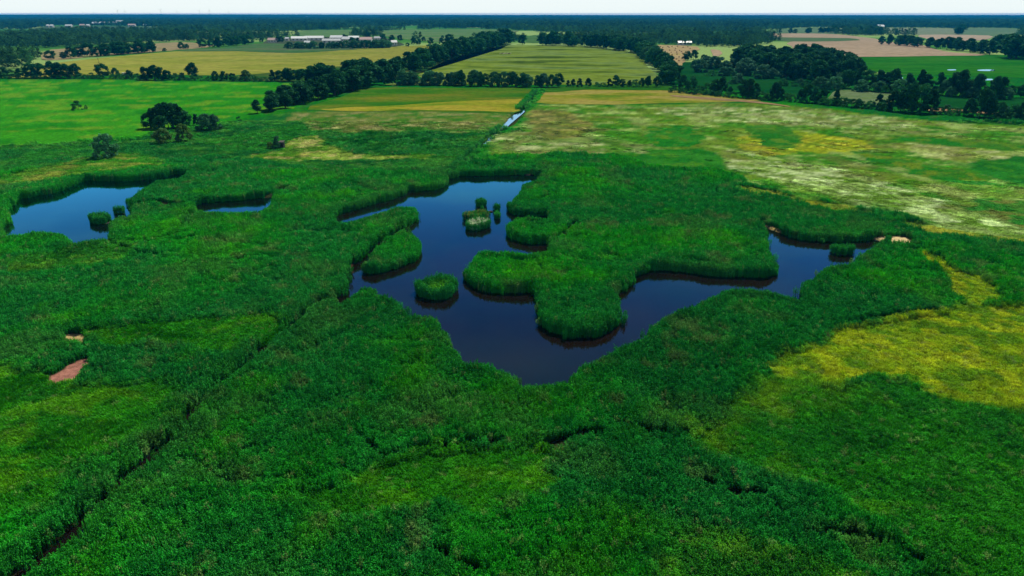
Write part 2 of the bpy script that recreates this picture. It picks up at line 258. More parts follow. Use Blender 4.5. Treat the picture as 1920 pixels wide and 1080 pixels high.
def fieldmat(name, cols, size=30., fine=.18, bump=.5, stretch=(1, 1), rot=0, lines=0.):
    """a field seen from afar: two octaves of mottling in world metres plus drill lines"""
    m, n, l, out = mat(name); geo = n.new('ShaderNodeNewGeometry'); mp = n.new('ShaderNodeMapping'); l.new(geo.outputs['Position'], mp.inputs[0])
    mp.inputs['Rotation'].default_value = (0, 0, rot); mp.inputs['Scale'].default_value = (1 / size / stretch[0], 1 / size / stretch[1], 1 / size)
    a = n.new('ShaderNodeTexNoise'); a.inputs['Scale'].default_value = 1; a.inputs['Detail'].default_value = 8; a.inputs['Roughness'].default_value = .62; l.new(mp.outputs[0], a.inputs['Vector'])
    k = len(cols); r = ramp(n, l, a.outputs[0], [(.34 + .34 * i / max(1, k - 1), c) for i, c in enumerate(cols)])
    b = n.new('ShaderNodeTexNoise'); b.inputs['Scale'].default_value = fine; b.inputs['Detail'].default_value = 6; b.inputs['Roughness'].default_value = .7; l.new(geo.outputs['Position'], b.inputs['Vector'])
    mr = n.new('ShaderNodeMapRange'); mr.inputs[1].default_value = .3; mr.inputs[2].default_value = .7; mr.inputs[3].default_value = .72; mr.inputs[4].default_value = 1.28; l.new(b.outputs[0], mr.inputs[0])
    fac = mr.outputs[0]
    if lines:
        mp2 = n.new('ShaderNodeMapping'); mp2.inputs['Rotation'].default_value = (0, 0, rot); l.new(geo.outputs['Position'], mp2.inputs[0])
        wv = n.new('ShaderNodeTexWave'); wv.inputs['Scale'].default_value = .11; wv.inputs['Distortion'].default_value = 1.5; wv.inputs['Detail'].default_value = 3; l.new(mp2.outputs[0], wv.inputs[0])
        m2 = n.new('ShaderNodeMapRange'); m2.inputs[3].default_value = 1 - lines; m2.inputs[4].default_value = 1 + lines; l.new(wv.outputs[1], m2.inputs[0])
        q = n.new('ShaderNodeMath'); q.operation = 'MULTIPLY'; l.new(fac, q.inputs[0]); l.new(m2.outputs[0], q.inputs[1]); fac = q.outputs[0]
    sc = n.new('ShaderNodeVectorMath'); sc.operation = 'SCALE'; l.new(r.outputs[0], sc.inputs[0]); l.new(fac, sc.inputs['Scale'])
    di = n.new('ShaderNodeBsdfDiffuse'); di.inputs['Roughness'].default_value = .8; l.new(sc.outputs[0], di.inputs[0])
    bp = n.new('ShaderNodeBump'); bp.inputs['Strength'].default_value = bump; bp.inputs['Distance'].default_value = .5; l.new(b.outputs[0], bp.inputs['Height']); l.new(bp.outputs[0], di.inputs['Normal'])
    l.new(di.outputs[0], out.inputs[0]); return m
def plain(name, c, rough=.6, noise=.15):
    m, n, l, out = mat(name); p = n.new('ShaderNodeBsdfPrincipled'); p.inputs['Roughness'].default_value = rough
    geo = n.new('ShaderNodeNewGeometry'); a = n.new('ShaderNodeTexNoise'); a.inputs['Scale'].default_value = .4; a.inputs['Detail'].default_value = 5; l.new(geo.outputs['Position'], a.inputs['Vector'])
    r = ramp(n, l, a.outputs[0], [(.3, tuple(v * (1 - noise) for v in c)), (.7, tuple(min(1, v * (1 + noise)) for v in c))]); l.new(r.outputs[0], p.inputs['Base Color']); l.new(p.outputs[0], out.inputs[0]); return m

def mesh_obj(name, V, Fc, m=None, parent=None, smooth_=False, link=True):
    me = bpy.data.meshes.new(name); me.from_pydata([tuple(v) for v in V], [], Fc); me.update()
    if m: me.materials.append(m)
    if smooth_: me.polygons.foreach_set('use_smooth', [True] * len(me.polygons))
    o = bpy.data.objects.new(name, me)
    if link: COL.objects.link(o)
    if parent: o.parent = parent
    return o
def fast_mesh(name, V, Q, m, cols=None):
    me = bpy.data.meshes.new(name); V = np.asarray(V, np.float32); Q = np.asarray(Q, np.int32); k = Q.shape[1]
    me.vertices.add(len(V)); me.vertices.foreach_set('co', V.ravel()); me.loops.add(Q.size); me.loops.foreach_set('vertex_index', Q.ravel())
    me.polygons.add(len(Q)); me.polygons.foreach_set('loop_start', np.arange(len(Q), dtype=np.int32) * k); me.polygons.foreach_set('loop_total', np.full(len(Q), k, np.int32)); me.update(calc_edges=True)
    if cols is not None:
        ca = me.color_attributes.new('col', 'FLOAT_COLOR', 'POINT'); ca.data.foreach_set('color', np.c_[cols, np.ones(len(cols))].astype(np.float32).ravel())
    me.materials.append(m); o = bpy.data.objects.new(name, me); COL.objects.link(o); return o
def tag(o, label=None, cat=None, group=None, kind=None):
    for k, v in (('label', label), ('category', cat), ('group', group), ('kind', kind)):
        if v: o[k] = v
    return o
def empty(name, loc, rz=0, s=1):
    o = bpy.data.objects.new(name, None); COL.objects.link(o); o.location = loc; o.rotation_euler = (0, 0, rz); o.scale = (s,) * 3 if not isinstance(s, tuple) else s; return o

# ------------------------------------------------------------------ the ground sheet
def ground_z(x, y, s):
    d = np.hypot(x, y)
    z = np.clip(s * .9, -.7, .35) + .12 * (fbm(x, y, 9, 8) - .5) * sstep(.4, 2, s)
    hill = sstep(8500, 14500, d) * (20 * sstep(2500, -6500, x) * fbm(x, y, 5000, 12, 3) + 6)   # low ridge on the far left
    return z + hill
def grid_rows(y0, y1, ratio, step_cap=1e9):
    ys = [y0]
    while ys[-1] < y1: ys.append(ys[-1] + min(step_cap, max(.35, ratio(ys[-1]))))
    return np.array(ys)
ys = grid_rows(18, 16000, lambda D: D * D * 1.35 / (683 * 50) if D < 560 else D * .05)
half = 1.02
cols_t = np.linspace(-half, half, 760)
Y = np.repeat(ys, len(cols_t)); X = np.tile(cols_t, len(ys)) * (Y * .93 + 45)
near = Y < 640
fw = sstep(.42, .56, fbm(X, Y, 400, 61, 4))[:, None]; C = G(.04,.15,.02) * (1 - fw) + G(.20,.30,.09) * fw; S = np.full(len(X), 12.0)
S[near] = water_sdf(X[near], Y[near])
c, h, bare, bc, n3 = paint(X[near], Y[near])
low = sstep(.75, .35, h)[:, None]
soil = G(.020,.030,.010) * (.6 + .8 * n3[:, None])
gc = soil * (1 - low) + c * low
far_ = sstep(230, 300, Y[near])[:, None]; gc = gc * (1 - far_) + c * far_
b = sstep(.2, -.2, bare)[:, None]; gc = gc * (1 - b) + bc * b * (.8 + .4 * n3[:, None])
shore = sstep(.7, .0, S[near])[:, None] * .8; gc = gc * (1 - shore) + G(.030,.019,.010) * shore
C[near] = gc
Z = ground_z(X, Y, S)
nr, nc = len(ys), len(cols_t)
i = (np.arange(nr - 1)[:, None] * nc + np.arange(nc - 1)[None]).ravel()
m_ground, n, l, out = mat('marsh_soil')
at = n.new('ShaderNodeAttribute'); at.attribute_name = 'col'; geo = n.new('ShaderNodeNewGeometry')
a = n.new('ShaderNodeTexNoise'); a.inputs['Scale'].default_value = .9; a.inputs['Detail'].default_value = 8; a.inputs['Roughness'].default_value = .75; l.new(geo.outputs['Position'], a.inputs['Vector'])
mr = n.new('ShaderNodeMapRange'); mr.inputs[1].default_value = .32; mr.inputs[2].default_value = .68; mr.inputs[3].default_value = .55; mr.inputs[4].default_value = 1.45; l.new(a.outputs[0], mr.inputs[0])
sc = n.new('ShaderNodeVectorMath'); sc.operation = 'SCALE'; l.new(at.outputs['Color'], sc.inputs[0]); l.new(mr.outputs[0], sc.inputs['Scale'])
di = n.new('ShaderNodeBsdfDiffuse'); l.new(sc.outputs[0], di.inputs[0]); bp = n.new('ShaderNodeBump'); bp.inputs['Strength'].default_value = .7; bp.inputs['Distance'].default_value = .5
l.new(a.outputs[0], bp.inputs['Height']); l.new(bp.outputs[0], di.inputs['Normal']); l.new(di.outputs[0], out.inputs[0])
g = fast_mesh('ground', np.c_[X, Y, Z], np.c_[i, i + 1, i + 1 + nc, i + nc], m_ground, C); tag(g, kind='structure')
g.data.polygons.foreach_set('use_smooth', [True] * len(g.data.polygons))

# ------------------------------------------------------------------ water
m_water, n, l, out = mat('pond_water')
geo = n.new('ShaderNodeNewGeometry'); a = n.new('ShaderNodeTexNoise'); a.inputs['Scale'].default_value = .05; a.inputs['Detail'].default_value = 4; l.new(geo.outputs['Position'], a.inputs['Vector'])
r = ramp(n, l, a.outputs[0], [(.35, (.0045,.003,.0028)), (.62, (.010,.0055,.004))])
di = n.new('ShaderNodeBsdfDiffuse'); l.new(r.outputs[0], di.inputs[0]); gl = n.new('ShaderNodeBsdfGlossy'); gl.inputs['Roughness'].default_value = .015; gl.inputs[0].default_value = (.10,.58,1.0,1)
w2 = n.new('ShaderNodeTexNoise'); w2.inputs['Scale'].default_value = 1.2; w2.inputs['Detail'].default_value = 3; l.new(geo.outputs['Position'], w2.inputs['Vector'])
bp = n.new('ShaderNodeBump'); bp.inputs['Strength'].default_value = .03; bp.inputs['Distance'].default_value = .05; l.new(w2.outputs[0], bp.inputs['Height']); l.new(bp.outputs[0], gl.inputs['Normal'])
fr = n.new('ShaderNodeFresnel'); fr.inputs[0].default_value = 1.15
mm = n.new('ShaderNodeMath'); mm.operation = 'MULTIPLY'; mm.use_clamp = True; mm.inputs[1].default_value = 4.6; l.new(fr.outputs[0], mm.inputs[0])
s1 = n.new('ShaderNodeMixShader'); l.new(mm.outputs[0], s1.inputs[0]); l.new(di.outputs[0], s1.inputs[1]); l.new(gl.outputs[0], s1.inputs[2]); l.new(s1.outputs[0], out.inputs[0])
m_pool = m_water.copy(); m_pool.name = 'pale_pool_water'
for nd in m_pool.node_tree.nodes:
    if nd.type == 'BSDF_GLOSSY': nd.inputs[0].default_value = (.45, .75, 1, 1)
def sheet(name, P, z, m, label=None, cat=None, thick=0.):
    """a flat outline filled as one sheet"""
    from mathutils.geometry import tessellate_polygon
    from mathutils import Vector
    V = [Vector((p[0], p[1], 0)) for p in P]; T = tessellate_polygon([V])
    o = mesh_obj(name, [(v.x, v.y, z) for v in V], [tuple(t) if (V[t[1]] - V[t[0]]).cross(V[t[2]] - V[t[0]]).z > 0 else tuple(reversed(t)) for t in T], m)
    return tag(o, label, cat, kind='structure')
for nm, lb, box in (('pond_water', 'dark still water of the branching main pond', (POOLS[0].min(0) - 3, POOLS[0].max(0) + 3)),
                    ('pond_water', 'blue water of the smaller pond on the left', (POOLS[1].min(0) - 3, np.minimum(POOLS[1].max(0) + 3, 1e9))),
                    ('channel_water', 'short dark channel between the two ponds', (POOLS[2].min(0) - 1, POOLS[2].max(0) + 1))):
    (x0, y0), (x1, y1) = box
    if lb.startswith('short'): x1 = min(x1, POOLS[0][:, 0].min() - 3.5)
    sheet(nm, [(x0, y0), (x1, y0), (x1, y1), (x0, y1)], 0.0 if 'main' in lb else (-.004 if 'smaller' in lb else -.008), m_water, lb)
for D, w, lb in zip(DITCH, DW, ('narrow dark ditch cut through the reeds at lower left', 'short gap ditch beside the reed tongue', 'straight ditch running up from the main pond')):
    m_w = m_pool if lb.startswith('straight') else m_water
    T = np.gradient(D, axis=0); T /= np.linalg.norm(T, axis=1)[:, None]; Nn = np.c_[-T[:, 1], T[:, 0]] * (w + 1.2)
    k = len(D); V = np.r_[np.c_[D + Nn, np.full(k, -.012)], np.c_[D - Nn, np.full(k, -.012)]]
    o = mesh_obj('ditch_water', V, [(j + k, j + k + 1, j + 1, j) for j in range(k - 1)], m_w); tag(o, lb, kind='structure')

# ------------------------------------------------------------------ plants of the marsh: clump prototypes, placed by geometry nodes
m_reed = leafmat('reed_leaf', 'inst', trans=.05, var=.34, gloss=.014, vscale=.25)
m_low = leafmat('sedge_leaf', 'inst', trans=.18, var=.22, gloss=.010, vscale=.25)
def clump(stalks, leaves, rad, leaf_len, leaf_w, seed, up=.55, plume=0.):
    r = random.Random(seed); V, Fc = [], []
    def quad(a, b, w, side):
        k = len(V); V.extend([(a[0] - side[0] * w[0], a[1] - side[1] * w[0], a[2]), (a[0] + side[0] * w[0], a[1] + side[1] * w[0], a[2]),
                              (b[0] + side[0] * w[1], b[1] + side[1] * w[1], b[2]), (b[0] - side[0] * w[1], b[1] - side[1] * w[1], b[2])]); Fc.append((k, k + 1, k + 2, k + 3))
    for s in range(stalks):
        q = r.random() * 6.283; d = rad * math.sqrt(r.random()); bx, by = d * math.cos(q), d * math.sin(q)
        lx, ly = r.gauss(0, .08), r.gauss(0, .08); H = r.uniform(.80, 1.0) * (1 - .38 * (d / rad) ** 2)
        tx, ty = bx + lx, by + ly; qa = r.random() * 6.283
        if leaves: quad((bx, by, -.08), (tx, ty, H), (.022, .012), (math.cos(qa), math.sin(qa)))
        for j in range(max(1, leaves)):
            t = 0 if not leaves else r.uniform(.35, .98); az = r.random() * 6.283
            px, py, pz = bx + lx * t, by + ly * t, H * t
            L = leaf_len * r.uniform(.7, 1.2); cx, cy = math.cos(az), math.sin(az); side = (-cy, cx)
            if leaves:
                m_ = (px + cx * L * .5, py + cy * L * .5, pz + L * up * .5); e_ = (px + cx * L, py + cy * L, pz + L * up * .35 * r.uniform(-.6, 1.3))
            else:
                m_ = (px + cx * L * .22, py + cy * L * .22, H * .65); e_ = (px + cx * L * .75, py + cy * L * .75, H * r.uniform(.7, 1.05))
            quad((px, py, pz), m_, (leaf_w * .6, leaf_w), side); quad(m_, e_, (leaf_w, .004), side)
        if plume and r.random() < plume: quad((tx, ty, H), (tx + r.gauss(0, .05), ty + r.gauss(0, .05), H + .12), (.05, .02), (math.cos(qa), math.sin(qa)))
    return V, Fc
protos = bpy.data.collections.new('marsh_plants')
def proto(name, VF, m): o = mesh_obj(name, *VF, m, link=False); protos.objects.link(o)
NR, NS, NT = 6, 5, 4
for k in range(NR): proto(f'p{k:02d}_reed_clump', clump(16, 7, .42, .17, .042, 100 + k, up=.7, plume=.25), m_reed)
for k in range(NS): proto(f'p{NR + k:02d}_sedge_clump', clump(34, 0, .46, .45, .036, 200 + k), m_low)
for k in range(NT): proto(f'p{NR + NS + k:02d}_grass_tuft', clump(20, 0, .5, .8, .05, 300 + k), m_low)

def inst_tree(name, coll):
    ng = bpy.data.node_groups.new(name, 'GeometryNodeTree'); ng.interface.new_socket('Geometry', in_out='INPUT', socket_type='NodeSocketGeometry'); ng.interface.new_socket('Geometry', in_out='OUTPUT', socket_type='NodeSocketGeometry')
    n, l = ng.nodes, ng.links; gi, go = n.new('NodeGroupInput'), n.new('NodeGroupOutput'); ip = n.new('GeometryNodeInstanceOnPoints')
    ci = n.new('GeometryNodeCollectionInfo'); ci.inputs['Collection'].default_value = coll; ci.inputs['Separate Children'].default_value = True; ci.inputs['Reset Children'].default_value = True
    def na(nm, t): q = n.new('GeometryNodeInputNamedAttribute'); q.data_type = t; q.inputs['Name'].default_value = nm; return q.outputs['Attribute']
    m2p = n.new('GeometryNodeMeshToPoints'); l.new(gi.outputs[0], m2p.inputs[0]); l.new(m2p.outputs[0], ip.inputs['Points'])
    l.new(ci.outputs[0], ip.inputs['Instance']); ip.inputs['Pick Instance'].default_value = True; l.new(na('idx', 'INT'), ip.inputs['Instance Index'])
    l.new(na('rot', 'FLOAT_VECTOR'), ip.inputs['Rotation']); l.new(na('scl', 'FLOAT_VECTOR'), ip.inputs['Scale']); l.new(ip.outputs[0], go.inputs[0]); return ng
ng_marsh = inst_tree('plant_clumps', protos)
def points_obj(name, P, idx, rz, sc, col, ng, tilt=.08, parent=None, lean=None):
    me = bpy.data.meshes.new(name); me.vertices.add(len(P)); me.vertices.foreach_set('co', np.asarray(P, np.float32).ravel())
    k = len(P); a = me.attributes.new('idx', 'INT', 'POINT'); a.data.foreach_set('value', np.asarray(idx, np.int32))
    a = me.attributes.new('rot', 'FLOAT_VECTOR', 'POINT'); tx, ty = rng.normal(0, tilt, k), rng.normal(0, tilt, k)
    if lean is not None:
        ax, ay = -lean[1], lean[0]; cz, sz = np.cos(-rz), np.sin(-rz); tx = tx + ax * cz - ay * sz; ty = ty + ax * sz + ay * cz
    a.data.foreach_set('vector', np.c_[tx, ty, rz].astype(np.float32).ravel())
    a = me.attributes.new('scl', 'FLOAT_VECTOR', 'POINT'); a.data.foreach_set('vector', np.asarray(sc, np.float32).ravel())
    a = me.attributes.new('col', 'FLOAT_COLOR', 'POINT'); a.data.foreach_set('color', np.c_[col, np.ones(k)].astype(np.float32).ravel())
    o = bpy.data.objects.new(name, me); COL.objects.link(o); md = o.modifiers.new('plants', 'NODES'); md.node_group = ng
    if parent: o.parent = parent
    return o

def scatter(y0, y1, sp, halfw=1.0):
    ys_ = np.arange(y0, y1, sp); out = []
    for yy in ys_:
        w = (yy * .93 + 36) * .86 * halfw; xs = np.arange(-w, w, sp); out.append(np.c_[xs + rng.uniform(-.5, .5, len(xs)) * sp, np.full(len(xs), yy) + rng.uniform(-.5, .5, len(xs)) * sp])
    return np.concatenate(out)
bands = [(38, 90, .46, .95), (90, 135, .50, .98), (135, 190, .60, 1.05), (190, 270, .86, 1.3), (270, 345, 1.5, 1.9)]
PX, PY, PS = [], [], []
for y0, y1, sp, s_ in bands:
    q = scatter(y0, y1, sp); PX.append(q[:, 0]); PY.append(q[:, 1]); PS.append(np.full(len(q), s_))
q = scatter(80, 250, .33); dq = water_sdf(q[:, 0], q[:, 1]); q = q[(dq > -.1) & (dq < 1.3)]; PX.append(q[:, 0]); PY.append(q[:, 1]); PS.append(np.full(len(q), 1.0))
q = scatter(345, 530, 1.5); dq = line_dist(q[:, 0], q[:, 1], DITCH[2], 8.); q = q[dq < 4.5]; PX.append(q[:, 0]); PY.append(q[:, 1]); PS.append(np.full(len(q), 2.1))
PX, PY, PS = map(np.concatenate, (PX, PY, PS))
sw = water_sdf(PX, PY, isles=False)
c, h, bare, _, n3 = paint(PX, PY)
seam = np.full(PX.shape, 14.0)
for q_, s_ in enumerate(SEAMS): seam = np.minimum(seam, line_dist(PX, PY, s_) - (.9 if q_ < 2 else (.15 if q_ % 3 == 0 else -.15)) + 1.2 * (fbm(PX, PY, 3, 66, 2) - .5))
keep = ((sw > -.08) | ((sw > -1.3) & (rng.random(len(PX)) < .035))) & (bare > .15) & (seam > .75)
# reeds stand tallest in a belt along the water, and beside the ditch
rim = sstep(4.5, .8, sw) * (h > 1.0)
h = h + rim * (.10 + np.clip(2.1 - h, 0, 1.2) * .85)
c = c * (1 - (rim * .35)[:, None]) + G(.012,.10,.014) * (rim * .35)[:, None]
h = np.where(seam < 2.2, np.maximum(h, 1.5), h)
keep &= ~((h < .34) & (PY > 215)); keep &= ~((sdf(PX, PY, POOLS[3], 9.) < 7) & (PY < POOLS[3][:, 1].min() + 60) & (sw < 7) & (PY > 250) & (rng.random(len(PX)) < .93))
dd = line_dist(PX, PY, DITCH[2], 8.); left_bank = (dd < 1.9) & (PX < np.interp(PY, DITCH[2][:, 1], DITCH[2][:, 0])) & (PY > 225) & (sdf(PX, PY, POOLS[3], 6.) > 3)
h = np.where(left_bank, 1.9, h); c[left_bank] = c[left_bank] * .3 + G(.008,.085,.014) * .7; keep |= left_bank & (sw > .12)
big = fbm(PX, PY, 3.4, 55, 3)
PXk, PYk, hk, ck, sk, bigk, swk = PX[keep], PY[keep], h[keep], c[keep], PS[keep], big[keep], sw[keep]
k = len(PXk); u = rng.random(k)
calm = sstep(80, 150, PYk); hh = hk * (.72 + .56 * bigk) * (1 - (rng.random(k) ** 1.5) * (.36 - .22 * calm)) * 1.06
thr = hk + (u - .5) * .35
idx = np.where(thr > 1.25, rng.integers(0, NR, k), np.where(thr > .5, NR + rng.integers(0, NS, k), NR + NS + rng.integers(0, NT, k)))
wide = sk * rng.uniform(.85, 1.2, k)
ck = ck * rng.uniform(.65, 1.35, k)[:, None]; warm = rng.random(k) < .03; ck[warm] = ck[warm] * .6 + G(.05,.06,.02)
ck = ck * np.where(idx < NR, 2.4 + .75 * calm, 2.6)[:, None]  # foreground reeds get a darker colour that stands in for cloud shade
pz = np.maximum(ground_z(PXk, PYk, swk), -.12)
P = np.c_[PXk, PYk, pz]; scl = np.c_[wide, wide, hh]; rz = rng.uniform(0, 6.283, k)
west = PXk < np.interp(PYk, DITCH[0][:, 1], DITCH[0][:, 0])
reed = idx < NR
laid = sstep(.60, .74, fbm(PXk, PYk, 9, 811, 3)) * sstep(1.2, 3, swk); ang = .10 + .55 * laid; wa = .6 + 2.4 * fbm(PXk, PYk, 30, 813, 2)
lx_, ly_ = ang * np.cos(wa), ang * np.sin(wa)
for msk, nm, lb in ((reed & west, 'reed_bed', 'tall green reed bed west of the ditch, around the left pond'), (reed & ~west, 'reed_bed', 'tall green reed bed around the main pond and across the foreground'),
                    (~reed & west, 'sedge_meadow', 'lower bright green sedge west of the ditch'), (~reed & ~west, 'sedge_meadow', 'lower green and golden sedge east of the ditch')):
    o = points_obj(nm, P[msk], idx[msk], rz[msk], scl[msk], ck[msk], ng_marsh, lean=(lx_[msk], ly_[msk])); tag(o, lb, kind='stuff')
print('clumps', k)

# islands, each a mound with its reeds
m_mud = plain('wet_mud', (.022,.015,.010), 1.0, .4)
for kx, (out_, hf, lb) in ISLES.items():
    Pp = ISLE_P[kx]; cx, cy = Pp.mean(0)
    root = empty('reed_island' if kx != 'k' else 'reed_tuft', (cx, cy, 0)); tag(root, lb, 'reed island' if kx != 'k' else 'reed tuft', 'reed islets in the ponds')
    Q = Pp - (cx, cy); nq = len(Q); V = [(q[0] * 1.08, q[1] * 1.08, -.5) for q in Q] + [(q[0], q[1], .03) for q in Q] + [(q[0] * .8, q[1] * .8, .22) for q in Q] + [(0, 0, .26)]
    Fc = [(a_, (a_ + 1) % nq, nq + (a_ + 1) % nq, nq + a_) for a_ in range(nq)] + [(nq + a_, nq + (a_ + 1) % nq, 2 * nq + (a_ + 1) % nq, 2 * nq + a_) for a_ in range(nq)] + [(2 * nq + a_, 2 * nq + (a_ + 1) % nq, 3 * nq) for a_ in range(nq)]
    mesh_obj('mound', V, Fc, m_mud, root, True)
    lo, hi = Pp.min(0), Pp.max(0); sp = .34; gx, gy = np.meshgrid(np.arange(lo[0], hi[0], sp), np.arange(lo[1], hi[1], sp)); gx = gx.ravel() + rng.uniform(-.2, .2, gx.size); gy = gy.ravel() + rng.uniform(-.2, .2, gy.size)
    s = sdf(gx, gy, Pp); kk = s < -.05
    if kx in 'df': kk &= fbm(gx, gy, 2.2, 404, 2) > .32
    gx, gy, s = gx[kk], gy[kk], s[kk]; nn = len(gx)
    if not nn: gx, gy, s, nn = np.array([cx]), np.array([cy]), np.array([-.5]), 1
    edge = sstep(-2.4, -.6, s); hI = (1.35 + .85 * edge) * (.35 + .7 * hf) * rng.uniform(.86, 1.1, nn) * (.85 + .3 * fbm(gx, gy, 1.8, 71, 2))
    cI = (G(.030,.125,.006) * (1 - edge[:, None]) + G(.010,.10,.014) * edge[:, None]) * rng.uniform(.8, 1.3, nn)[:, None] * 3.0
    if kx == 'e': pale = (rng.random(nn) < .6) & (s < -.45); cI[pale] = G(.75,.82,.55)
    if kx == 'd': pale = rng.random(nn) < .35; cI[pale] = G(.30,.33,.07)
    o = points_obj('reeds', np.c_[gx - cx, gy - cy, np.full(nn, .15)], rng.integers(0, NR, nn), rng.uniform(0, 6.28, nn), np.c_[np.full(nn, .95), np.full(nn, .95), hI], cI, ng_marsh, parent=root); o['kind'] = 'stuff'

